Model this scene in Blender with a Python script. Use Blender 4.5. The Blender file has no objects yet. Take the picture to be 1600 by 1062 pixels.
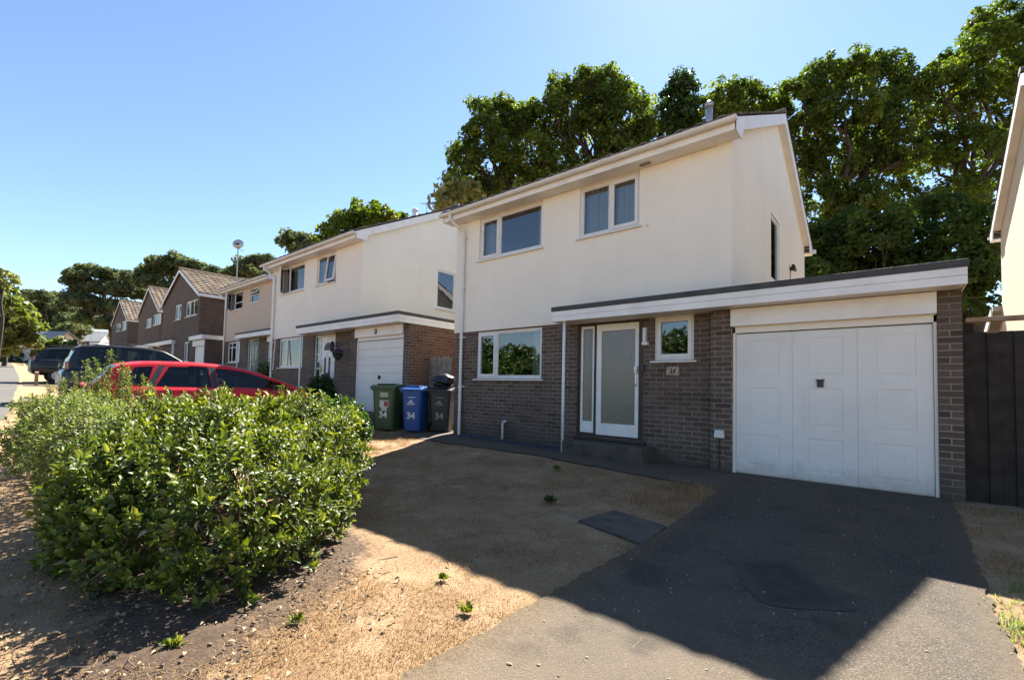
import bpy, bmesh, math, random
import numpy as np
from mathutils import Matrix, Vector
R = math.radians
SC = bpy.context.scene
COL = SC.collection

# ------------------------------------------------------------------ camera
CAMP = np.array([7.685, -7.248, 1.105])
FW = np.array([-0.649748, 0.758963, 0.04246])
RT = np.array([0.760082, 0.649419, 0.02301])
UP = np.array([0.010111, -0.047224, 0.998833])
FPX, PPX, PPY = 718.4, 787.8, 576.7
cd = bpy.data.cameras.new("camera")
cam = bpy.data.objects.new("camera", cd)
COL.objects.link(cam)
M = Matrix((RT.tolist(), UP.tolist(), (-FW).tolist())).transposed().to_4x4()
M.translation = Vector(CAMP)
cam.matrix_world = M
cd.sensor_width = 36
cd.lens = FPX / 1600 * 36
cd.shift_x = (800 - PPX) / 1600
cd.shift_y = (PPY - 531) / 1600
cd.clip_start = 0.05
cd.clip_end = 2000
SC.camera = cam

# ------------------------------------------------------------------ world, sun, exposure
SUNV = Vector((-0.27, 0.86, 1.0)).normalized()          # towards the sun
w = bpy.data.worlds.new("World")
SC.world = w
w.use_nodes = True
nt = w.node_tree
nt.nodes.clear()
sky = nt.nodes.new('ShaderNodeTexSky')
sky.sky_type = 'NISHITA'
sky.sun_disc = False
sky.sun_elevation = math.asin(SUNV.z)
sky.sun_rotation = math.atan2(SUNV.x, SUNV.y)
sky.altitude = 20
sky.air_density = 1.0
sky.dust_density = 0.1
sky.ozone_density = 3.2
bg = nt.nodes.new('ShaderNodeBackground')
bg.inputs[1].default_value = 0.055
out = nt.nodes.new('ShaderNodeOutputWorld')
nt.links.new(sky.outputs[0], bg.inputs[0])
nt.links.new(bg.outputs[0], out.inputs[0])
sl = bpy.data.lights.new("sun", 'SUN')
sl.energy = 5.0
sl.angle = R(0.53)
sl.color = (1.0, 0.95, 0.86)
so = bpy.data.objects.new("sun", sl)
COL.objects.link(so)
so.rotation_euler = SUNV.to_track_quat('Z', 'Y').to_euler()
so.location = (0, 0, 60)
SC.view_settings.view_transform = 'Standard'
SC.view_settings.look = 'None'
SC.view_settings.exposure = 2.12
SC.view_settings.gamma = 1
SC.cycles.max_bounces = 8
SC.cycles.diffuse_bounces = 4
SC.cycles.transparent_max_bounces = 24
SC.cycles.sample_clamp_indirect = 6
SC.cycles.caustics_reflective = False
SC.cycles.caustics_refractive = False

rnd = random.Random(7)
rng = np.random.default_rng(11)


# ------------------------------------------------------------------ authoring helpers (pixel of the photograph -> point)
def ray(x, y):
    return FW + RT * (x - PPX) / FPX - UP * (y - PPY) / FPX


def on(x, y, ax, val):
    d = ray(x, y)
    return CAMP + d * ((val - CAMP[ax]) / d[ax])


def dep(x, y, D):
    return CAMP + ray(x, y) * D


def smooth(a, b, x):
    t = np.clip((x - a) / (b - a), 0, 1)
    return t * t * (3 - 2 * t)


def gz(x, y):
    """height of the ground"""
    x = np.asarray(x, float)
    y = np.asarray(y, float)
    far = np.minimum(np.maximum(0, -x), 62)
    zf = -.15 + .045 * far
    zh = .07 * smooth(6, 0, x) + .36 * smooth(-1.3, -2.5, x) + .045 * np.maximum(0, far - 5)
    a = smooth(-.3, -3.4, y)
    return zh * (1 - a) + zf * a


# ------------------------------------------------------------------ materials
MATS = {}


def nodes(name):
    m = bpy.data.materials.new(name)
    m.use_nodes = True
    t = m.node_tree
    t.nodes.clear()
    o = t.nodes.new('ShaderNodeOutputMaterial')
    MATS[name] = m
    return m, t, o


class NB:
    """tiny node helper"""
    def __init__(s, t):
        s.t = t

    def n(s, typ, **kw):
        x = s.t.nodes.new(typ)
        for k, v in kw.items():
            if k.startswith('i_'):
                x.inputs[int(k[2:]) if k[2:].isdigit() else k[2:]].default_value = v
            else:
                setattr(x, k, v)
        return x

    def l(s, a, b):
        s.t.links.new(a, b)

    def coord(s, scale=(1, 1, 1)):
        g = s.n('ShaderNodeTexCoord')
        m = s.n('ShaderNodeMapping')
        m.inputs['Scale'].default_value = scale
        s.l(g.outputs['Object'], m.inputs[0])
        return m.outputs[0]

    def world(s):
        return s.n('ShaderNodeNewGeometry').outputs['Position']

    def noise(s, vec, scale, detail=4, rough=.55, dist=0.):
        x = s.n('ShaderNodeTexNoise')
        x.inputs['Scale'].default_value = scale
        x.inputs['Detail'].default_value = detail
        x.inputs['Roughness'].default_value = rough
        x.inputs['Distortion'].default_value = dist
        s.l(vec, x.inputs['Vector'])
        return x.outputs['Fac']

    def ramp(s, fac, stops):
        x = s.n('ShaderNodeValToRGB')
        e = x.color_ramp.elements
        while len(e) > 1:
            e.remove(e[-1])
        e[0].position = stops[0][0]
        c = stops[0][1]
        e[0].color = (*c, 1) if len(c) == 3 else c
        for p, c in stops[1:]:
            q = e.new(p)
            q.color = (*c, 1)
        s.l(fac, x.inputs[0])
        return x.outputs[0]

    def mix(s, fac, a, b, mode='MIX'):
        x = s.n('ShaderNodeMix', data_type='RGBA', blend_type=mode)
        for i, v in ((0, fac), (6, a), (7, b)):
            if hasattr(v, 'is_output') or isinstance(v, bpy.types.NodeSocket):
                s.l(v, x.inputs[i])
            else:
                x.inputs[i].default_value = v if i == 0 else (*v, 1)
        return x.outputs[2]

    def math(s, op, a, b=0.):
        x = s.n('ShaderNodeMath', operation=op)
        for i, v in ((0, a), (1, b)):
            if isinstance(v, bpy.types.NodeSocket):
                s.l(v, x.inputs[i])
            else:
                x.inputs[i].default_value = v
        return x.outputs[0]

    def bump(s, h, strength, dist=.01, nrm=None):
        x = s.n('ShaderNodeBump')
        x.inputs['Strength'].default_value = strength
        x.inputs['Distance'].default_value = dist
        s.l(h, x.inputs['Height'])
        if nrm is not None:
            s.l(nrm, x.inputs['Normal'])
        return x.outputs[0]

    def bsdf(s, out, color=None, rough=.6, nrm=None, **kw):
        p = s.n('ShaderNodeBsdfPrincipled')
        if isinstance(color, bpy.types.NodeSocket):
            s.l(color, p.inputs['Base Color'])
        elif color is not None:
            p.inputs['Base Color'].default_value = (*color, 1)
        if isinstance(rough, bpy.types.NodeSocket):
            s.l(rough, p.inputs['Roughness'])
        else:
            p.inputs['Roughness'].default_value = rough
        if nrm is not None:
            s.l(nrm, p.inputs['Normal'])
        for k, v in kw.items():
            p.inputs[k.replace('_', ' ')].default_value = v
        if out is not None:
            s.l(p.outputs[0], out.inputs[0])
        return p


def paint(name, col, rough=.5, var=.12, scale=3., bump=.15, bscale=60., **kw):
    """painted / plastic surface with a little grime and unevenness"""
    m, t, o = nodes(name)
    b = NB(t)
    c = b.coord()
    f = b.noise(c, scale, 6, .65)
    dark = tuple(x * (1 - var * 1.6) for x in col)
    lite = tuple(min(1, x * (1 + var * .5)) for x in col)
    cc = b.ramp(f, [(.3, dark), (.55, col), (.8, lite)])
    rr = b.ramp(b.noise(c, scale * 2, 3), [(.3, (rough * .8,) * 3), (.7, (min(1, rough * 1.2),) * 3)])
    b.bsdf(o, cc, rr, b.bump(b.noise(c, bscale, 3), bump, .003), **kw)
    return m


def grimy_door():
    m, t, o = nodes('door_white')
    b = NB(t)
    c = b.coord()
    sp = b.n('ShaderNodeSeparateXYZ')
    b.l(c, sp.inputs[0])
    base = b.ramp(b.noise(c, 1.3, 6, .65), [(.3, (.655, .635, .60)), (.6, (.72, .70, .665))])
    z = b.math('ADD', sp.outputs[2], b.math('MULTIPLY', b.noise(c, 6, 5, .75), .55))
    base = b.mix(b.ramp(z, [(.26, (.55, .55, .55)), (.52, (0, 0, 0))]), base, (.33, .29, .23))
    st = b.coord((5, 5, .5))
    base = b.mix(b.ramp(b.noise(st, 3, 6, .75), [(.55, (0, 0, 0)), (.85, (.3, .3, .3))]), base, (.42, .39, .34))
    b.bsdf(o, base, .4, b.bump(b.noise(c, 2.2, 3), .25, .01))


def brick_mat(name, c1, c2, mortar, damp=True):
    m, t, o = nodes(name)
    b = NB(t)
    g = b.n('ShaderNodeTexCoord').outputs['Object']
    sp = b.n('ShaderNodeSeparateXYZ')
    b.l(g, sp.inputs[0])
    cb = b.n('ShaderNodeCombineXYZ')
    b.l(b.math('ADD', sp.outputs[0], sp.outputs[1]), cb.inputs[0])
    b.l(sp.outputs[2], cb.inputs[1])
    vec = cb.outputs[0]
    # wobble
    wob = b.n('ShaderNodeTexNoise')
    wob.inputs['Scale'].default_value = 9
    b.l(g, wob.inputs['Vector'])
    va = b.n('ShaderNodeVectorMath', operation='MULTIPLY_ADD')
    b.l(wob.outputs['Color'], va.inputs[0])
    va.inputs[1].default_value = (.006, .006, 0)
    b.l(vec, va.inputs[2])
    br = b.n('ShaderNodeTexBrick')
    b.l(va.outputs[0], br.inputs['Vector'])
    br.offset = .5
    br.inputs['Scale'].default_value = 1
    br.inputs['Brick Width'].default_value = .225
    br.inputs['Row Height'].default_value = .075
    br.inputs['Mortar Size'].default_value = .0066
    br.inputs['Mortar Smooth'].default_value = .25
    br.inputs['Bias'].default_value = -.15
    br.inputs['Color1'].default_value = (0, 0, 0, 1)
    br.inputs['Color2'].default_value = (1, 1, 1, 1)
    br.inputs['Mortar'].default_value = (.5, .5, .5, 1)
    # per brick colour
    bc = b.ramp(br.outputs['Color'], [(0., c1), (.35, c2), (.6, tuple(.5 * (p + q) for p, q in zip(c1, c2))),
                                      (.8, tuple(x * .62 for x in c1)), (1., tuple(x * 1.25 for x in c2))])
    n1 = b.noise(g, 38, 5, .7)
    bc = b.mix(b.ramp(n1, [(.35, (0, 0, 0)), (.75, (.75, .75, .75))]), bc, tuple(x * .55 for x in c1))
    big = b.noise(g, .9, 4, .6)
    mo = b.mix(b.ramp(big, [(.35, (0, 0, 0)), (.7, (1, 1, 1))]), mortar, tuple(x * .45 for x in mortar))
    fac = br.outputs['Fac']
    cc = b.mix(fac, bc, mo)
    if damp:     # grimy splash zone above the ground, part of the wall itself
        z = b.math('ADD', sp.outputs[2], b.math('MULTIPLY', b.noise(g, 2.2, 4), .5))
        cc = b.mix(b.ramp(z, [(.22, (.75, .75, .75)), (.62, (0, 0, 0))]), cc, (.05, .045, .035))
    h = b.math('ADD', b.math('MULTIPLY', fac, -1.), b.math('MULTIPLY', b.noise(g, 70, 4, .7), .5))
    b.bsdf(o, cc, .88, b.bump(h, .8, .006))
    return m


brick_mat('brown_brick', (.098, .062, .047), (.142, .103, .082), (.29, .25, .185))
brick_mat('bounce_warm_brick', (.135, .062, .042), (.185, .09, .058), (.25, .2, .15))  # redder copy of the brown brick, orange bounced light put into its colour
brick_mat('dark_brick', (.105, .07, .055), (.14, .095, .075), (.17, .135, .10), False)


def render_mat(name, col, stain=(.42, .38, .3)):
    m, t, o = nodes(name)
    b = NB(t)
    c = b.coord()
    big = b.noise(c, .7, 5, .6)
    cc = b.ramp(big, [(.3, tuple(x * .93 for x in col)), (.6, col)])
    st = b.coord((2.2, 2.2, .25))
    cc = b.mix(b.ramp(b.noise(st, 2.2, 6, .72), [(.54, (0, 0, 0)), (.85, (.15, .15, .15))]), cc, stain)
    cc = b.mix(b.ramp(b.noise(c, 3.5, 6, .75, .6), [(.55, (0, 0, 0)), (.8, (.16, .16, .16))]), cc, stain)
    h = b.math('ADD', b.noise(c, 120, 4, .7), b.math('MULTIPLY', b.noise(c, 14, 3), .8))
    b.bsdf(o, cc, .92, b.bump(h, .5, .004))
    return m


render_mat('cream_render', (.80, .75, .655))
render_mat('yellow_render', (.56, .47, .33))
render_mat('pink_render', (.54, .43, .34))
render_mat('white_render', (.62, .60, .55))
paint('white_paint', (.77, .755, .725), .45, .10, 2.5, .08)
paint('white_upvc', (.68, .67, .65), .3, .07, 3., .03)
grimy_door()
paint('dark_frame', (.035, .022, .018), .5, .3)
paint('felt', (.06, .062, .06), .8, .3, 6, .6, 180)
paint('black_plastic', (.02, .02, .022), .42, .2)
paint('black_rubber', (.018, .018, .018), .8, .2)
paint('chrome', (.6, .6, .6), .25, .1, Metallic=1.0)
paint('zinc_metal', (.42, .43, .44), .45, .2, Metallic=.6)
paint('brass', (.5, .36, .12), .35, .2, Metallic=1.0)
paint('stone_cream', (.42, .35, .24), .85, .5, 14, .8)
paint('curtain_white', (.68, .68, .66), .9, .1)
paint('grey_wood', (.26, .225, .18), .85, .4, 5)
paint('rail_wood', (.30, .20, .13), .8, .35, 6, .4)
paint('fence_dark', (.022, .014, .009), .8, .4, 4, .4)
paint('bin_green', (.045, .085, .035), .38, .2, 3, .05)
paint('bin_blue', (.012, .075, .26), .34, .16, 3, .05)
paint('bin_black', (.022, .022, .021), .5, .25, 3, .08)
paint('bin_bag', (.012, .012, .013), .28, .2, 3, .3, 14)
paint('number_white', (.72, .72, .70), .6, .2, 9)
paint('sticker_white', (.62, .58, .52), .5, .2, 20)
paint('sticker_cream', (.45, .42, .28), .6, .3, 30)
paint('sticker_red', (.36, .055, .03), .5, .2, 20)
paint('slate', (.06, .065, .085), .6, .4, 9)
paint('soil_crumb', (.15, .09, .055), .95, .5, 30, .8)
paint('stone_white', (.45, .43, .38), .8, .35, 6)
paint('wood_bark', (.045, .036, .028), .92, .5, 6, .9, 22)
paint('pine_bark', (.11, .075, .055), .92, .5, 5, .9, 12)
paint('twig', (.16, .10, .06), .85, .35, 20)
paint('flower_pink', (.75, .22, .20), .6, .3, 20, .1)
paint('flower_violet', (.18, .08, .42), .6, .3, 20, .1)
paint('terracotta', (.3, .12, .06), .8, .3)
paint('dead_leaf', (.30, .22, .13), .85, .4, 30)
paint('door_green', (.03, .06, .05), .35, .15)
paint('roof_grey', (.30, .31, .32), .8, .25, 2, .3)
paint('interior', (.30, .28, .25), .9, .1)
paint('concrete', (.080, .066, .050), .9, .4, 5, .7, 60)
paint('concrete_pale', (.15, .13, .10), .9, .4, 5, .7, 60)
paint('kerb_stone', (.27, .255, .23), .9, .3, 5, .6, 50)
paint('aluminium', (.5, .5, .5), .4, .15, Metallic=.9)


def glass_mat(name, tint=(.72, .8, .78), ior=2.5):
    m, t, o = nodes(name)
    b = NB(t)
    tr = b.n('ShaderNodeBsdfTransparent')
    tr.inputs[0].default_value = (*tint, 1)
    gl = b.n('ShaderNodeBsdfGlossy')
    gl.inputs['Roughness'].default_value = .015
    fr = b.n('ShaderNodeFresnel')
    fr.inputs[0].default_value = ior
    c = b.coord()
    b.l(b.bump(b.noise(c, 1.6, 2), .12, .02), gl.inputs['Normal'])
    mx = b.n('ShaderNodeMixShader')
    b.l(fr.outputs[0], mx.inputs[0])
    b.l(tr.outputs[0], mx.inputs[1])
    b.l(gl.outputs[0], mx.inputs[2])
    b.l(mx.outputs[0], o.inputs[0])
    return m


glass_mat('window_glass')
glass_mat('car_glass', (.26, .31, .31), 1.5)


def frosted():
    m, t, o = nodes('frosted_glass')
    b = NB(t)
    c = b.coord()
    h = b.noise(c, 90, 3, .6)
    b.bsdf(o, b.ramp(b.noise(c, 30, 3), [(.3, (.10, .105, .095)), (.7, (.15, .155, .14))]), .16, b.bump(h, .55, .004),
           IOR=1.9)
    return m


frosted()


def tile_mat(name, c1, c2, c3):
    m, t, o = nodes(name)
    b = NB(t)
    c = b.coord()
    at = b.n('ShaderNodeAttribute', attribute_name='tone')
    cc = b.ramp(at.outputs['Fac'], [(0, c1), (.5, c2), (1, c3)])
    cc = b.mix(b.ramp(b.noise(c, 12, 5, .7), [(.5, (0, 0, 0)), (.8, (.6, .6, .6))]), cc, tuple(x * .5 for x in c1))
    b.bsdf(o, cc, .85, b.bump(b.noise(c, 60, 4), .5, .004))
    return m


tile_mat('brown_tile', (.13, .088, .06), (.21, .15, .10), (.30, .225, .155))
tile_mat('grey_tile', (.10, .085, .075), (.17, .14, .115), (.24, .2, .16))


def leaf_mat(name, c_dark, c_mid, c_lite, trans=.35, rough=.5, spec=.35, tfac=(1.6, 1.9, .7)):
    m, t, o = nodes(name)
    b = NB(t)
    at = b.n('ShaderNodeAttribute', attribute_name='tone')
    cc = b.ramp(at.outputs['Fac'], [(0, c_dark), (.5, c_mid), (1, c_lite)])
    p = b.bsdf(None, cc, rough)
    p.inputs['Specular IOR Level'].default_value = spec
    tl = b.n('ShaderNodeBsdfTranslucent')
    b.l(b.mix(1., cc, tfac, 'MULTIPLY'), tl.inputs[0])
    mx = b.n('ShaderNodeMixShader')
    mx.inputs[0].default_value = trans
    b.l(p.outputs[0], mx.inputs[1])
    b.l(tl.outputs[0], mx.inputs[2])
    b.l(mx.outputs[0], o.inputs[0])
    return m


leaf_mat('oak_leaf', (.026, .046, .011), (.068, .105, .02), (.18, .22, .045), .5, .55, .25, (1.7, 1.7, .55))
leaf_mat('lime_leaf', (.03, .058, .009), (.075, .115, .015), (.18, .21, .03), .42, .55, .25, (1.8, 1.8, .5))
leaf_mat('yellow_leaf', (.06, .08, .02), (.11, .125, .03), (.2, .19, .055), .38)
leaf_mat('pale_leaf', (.10, .12, .05), (.2, .2, .08), (.32, .28, .12), .35)
leaf_mat('pine_needle', (.055, .08, .04), (.10, .13, .065), (.17, .19, .095), .38, .8, .15, (1.5, 1.5, .9))  # needle colours lightened, distance haze painted into them
leaf_mat('hedge_leaf', (.03, .05, .01), (.06, .09, .018), (.11, .14, .03), .3)
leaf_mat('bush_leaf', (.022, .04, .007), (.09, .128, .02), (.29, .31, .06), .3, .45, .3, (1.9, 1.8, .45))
leaf_mat('rose_leaf', (.06, .085, .022), (.12, .14, .04), (.26, .22, .09), .35, .45)
leaf_mat('dark_shrub_leaf', (.02, .04, .008), (.04, .075, .014), (.09, .13, .025), .3, .35)
leaf_mat('straw', (.16, .092, .04), (.31, .195, .095), (.49, .345, .19), .3, .8, .2, (1.2, 1.1, .9))
leaf_mat('green_grass', (.08, .13, .02), (.14, .2, .035), (.25, .28, .06), .35, .6, .2)
leaf_mat('flower_leaf', (.5, .12, .10), (.75, .25, .22), (.9, .45, .38), .4, .6, .2, (1.1, 1, 1))


def ground_mats():
    def lawn(b, p):
        f1 = b.noise(p, 1.1, 6, .6)
        f2 = b.noise(p, 60, 6, .75, .4)
        f3 = b.noise(p, 6, 6, .72, .3)
        c = b.ramp(f2, [(.25, (.12, .066, .032)), (.42, (.235, .14, .068)), (.55, (.345, .22, .112)), (.72, (.47, .325, .18))])
        c = b.mix(b.ramp(f1, [(.40, (0, 0, 0)), (.66, (.7, .7, .7))]), c, (.205, .12, .055))
        c = b.mix(b.ramp(b.noise(p, 2.6, 5, .7), [(.48, (0, 0, 0)), (.72, (.65, .65, .65))]), c, (.45, .325, .19))
        c = b.mix(b.ramp(f3, [(.58, (0, 0, 0)), (.8, (.6, .6, .6))]), c, (.085, .065, .03))
        h = b.math('ADD', b.math('MULTIPLY', f2, .5), b.noise(p, 180, 4, .8))
        return c, h
    m, t, o = nodes('dry_lawn')
    b = NB(t)
    p = b.world()
    c, h = lawn(b, p)
    b.bsdf(o, c, .95, b.bump(h, .9, .012))
    # soil, wearing into the lawn round its rim
    m, t, o = nodes('soil')
    b = NB(t)
    p = b.world()
    f = b.noise(p, 22, 8, .8, .4)
    c = b.ramp(f, [(.3, (.03, .018, .010)), (.48, (.085, .052, .03)), (.6, (.16, .10, .058)), (.74, (.32, .22, .13))])
    c = b.mix(b.ramp(b.noise(p, 3, 4), [(.4, (0, 0, 0)), (.7, (.6, .6, .6))]), c, (.10, .062, .036))
    h = b.math('ADD', f, b.math('MULTIPLY', b.noise(p, 90, 5, .8), .4))
    ed = b.n('ShaderNodeAttribute', attribute_name='edge').outputs['Fac']
    k = b.ramp(b.math('ADD', ed, b.math('MULTIPLY', b.math('ADD', b.noise(p, 9, 6, .75), -.5), 1.6)), [(.2, (0, 0, 0)), (.42, (1, 1, 1))])
    lc, lh = lawn(b, p)
    b.bsdf(o, b.mix(k, lc, c), .95, b.bump(h, 1., .03))
    # tarmac of the driveway
    m, t, o = nodes('tarmac')
    b = NB(t)
    p = b.world()
    v = b.n('ShaderNodeTexVoronoi')
    v.inputs['Scale'].default_value = 170
    b.l(p, v.inputs['Vector'])
    sp = b.n('ShaderNodeSeparateColor')
    b.l(v.outputs['Color'], sp.inputs[0])
    c = b.ramp(sp.outputs[0], [(.0, (.028, .022, .017)), (.5, (.06, .048, .037)), (.8, (.096, .077, .059)), (.95, (.13, .108, .082)), (1., (.22, .185, .14))])
    dust = b.noise(p, 1.3, 7, .65, .5)
    c = b.mix(b.ramp(dust, [(.42, (0, 0, 0)), (.75, (.6, .6, .6))]), c, (.125, .095, .064))
    c = b.mix(b.ramp(b.noise(p, 30, 5, .7), [(.5, (0, 0, 0)), (.75, (.5, .5, .5))]), c, (.036, .030, .025))
    # washed-in sand towards the lower, outer edge of the drive
    sx = b.n('ShaderNodeSeparateXYZ')
    b.l(p, sx.inputs[0])
    e = b.math('ADD', b.math('MULTIPLY', b.math('ADD', sx.outputs[1], 3.), -.14), b.math('MULTIPLY', dust, .6))
    c = b.mix(b.ramp(e, [(.34, (0, 0, 0)), (.8, (.6, .6, .6))]), c, (.185, .138, .09))
    ed = b.n('ShaderNodeAttribute', attribute_name='edge').outputs['Fac']
    k = b.ramp(b.math('ADD', ed, b.math('MULTIPLY', b.math('ADD', b.noise(p, 11, 6, .75), -.5), 1.1)), [(.05, (.85, .85, .85)), (.55, (0, 0, 0))])
    c = b.mix(k, c, b.ramp(b.noise(p, 45, 5, .8), [(.35, (.05, .036, .022)), (.6, (.15, .105, .06)), (.75, (.27, .19, .11))]))
    tr = b.n('ShaderNodeTexWave', wave_type='BANDS', bands_direction='X', wave_profile='SIN')
    tr.inputs['Scale'].default_value = .21
    tr.inputs['Distortion'].default_value = .9
    tr.inputs['Detail'].default_value = 3
    b.l(p, tr.inputs['Vector'])
    c = b.mix(b.ramp(tr.outputs['Fac'], [(.35, (0, 0, 0)), (.9, (.35, .35, .35))]), c, (.088, .074, .058))
    oil = b.noise(p, 2.1, 3, .5)
    c = b.mix(b.ramp(oil, [(.6, (0, 0, 0)), (.72, (.45, .45, .45))]), c, (.02, .018, .016))
    h = b.math('ADD', b.math('MULTIPLY', v.outputs['Distance'], -1.), b.math('MULTIPLY', b.noise(p, 260, 3, .7), .4))
    b.bsdf(o, c, .9, b.bump(h, .8, .006), Specular_IOR_Level=.25)
    # road tarmac, paler
    m, t, o = nodes('road_tarmac')
    b = NB(t)
    p = b.world()
    c = b.ramp(b.noise(p, 60, 6, .8), [(.3, (.055, .05, .045)), (.6, (.095, .086, .076)), (.8, (.15, .135, .115))])
    c = b.mix(b.ramp(b.noise(p, .6, 5), [(.4, (0, 0, 0)), (.7, (.4, .4, .4))]), c, (.13, .11, .085))
    b.bsdf(o, c, .9, b.bump(b.noise(p, 150, 4, .8), .8, .006))
    # path
    m, t, o = nodes('path_tarmac')
    b = NB(t)
    p = b.world()
    c = b.ramp(b.noise(p, 70, 6, .8), [(.3, (.05, .037, .025)), (.6, (.105, .08, .055)), (.8, (.2, .15, .10))])
    c = b.mix(b.ramp(b.noise(p, 2.2, 6, .7), [(.4, (0, 0, 0)), (.7, (.5, .5, .5))]), c, (.10, .07, .04))
    b.bsdf(o, c, .9, b.bump(b.noise(p, 120, 5, .8), .9, .01))
    # patch repair
    m, t, o = nodes('patch_tarmac')
    b = NB(t)
    p = b.world()
    c = b.ramp(b.noise(p, 90, 5, .8), [(.35, (.014, .012, .010)), (.6, (.032, .028, .023)), (.82, (.075, .062, .048))])
    ed = b.n('ShaderNodeAttribute', attribute_name='edge').outputs['Fac']
    k = b.ramp(b.math('ADD', ed, b.math('MULTIPLY', b.math('ADD', b.noise(p, 14, 6, .75), -.5), 1.2)), [(.2, (1, 1, 1)), (.7, (0, 0, 0))])
    c = b.mix(k, c, b.ramp(b.noise(p, 120, 4, .8), [(.3, (.03, .025, .02)), (.55, (.055, .046, .037)), (.75, (.11, .09, .07))]))
    b.bsdf(o, b.mix(b.ramp(b.noise(p, 5, 6, .7), [(.45, (0, 0, 0)), (.7, (.7, .7, .7))]), c, (.06, .05, .04)), .9, b.bump(b.noise(p, 170, 4, .8), 1., .008))
    # far land
    m, t, o = nodes('far_land')
    b = NB(t)
    p = b.world()
    c = b.ramp(b.noise(p, .12, 6, .7), [(.35, (.10, .12, .035)), (.6, (.24, .18, .08)), (.8, (.33, .24, .11))])
    b.bsdf(o, c, .95, b.bump(b.noise(p, 3, 5, .8), .6, .1))


ground_mats()


def car_paint(name, col, flake=.0):
    m, t, o = nodes(name)
    b = NB(t)
    c = b.coord()
    cc = b.ramp(b.noise(c, 1.2, 3), [(.3, tuple(x * .92 for x in col)), (.7, col)])
    b.bsdf(o, cc, .38, None, Metallic=flake, Coat_Weight=.45, Coat_Roughness=.05, Specular_IOR_Level=.25)
    return m


car_paint('red_car_paint', (.50, .006, .010), .0)
car_paint('black_car_paint', (.006, .007, .009), .0)
car_paint('blue_black_paint', (.007, .008, .011), .0)
paint('tyre', (.02, .02, .02), .85, .3, 8, .3)
paint('alloy', (.42, .42, .43), .32, .1, Metallic=.9)
paint('headlight_glass', (.55, .57, .58), .08, .1, Coat_Weight=1.)
paint('tail_light', (.12, .006, .006), .1, .1, Coat_Weight=1.)


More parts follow.
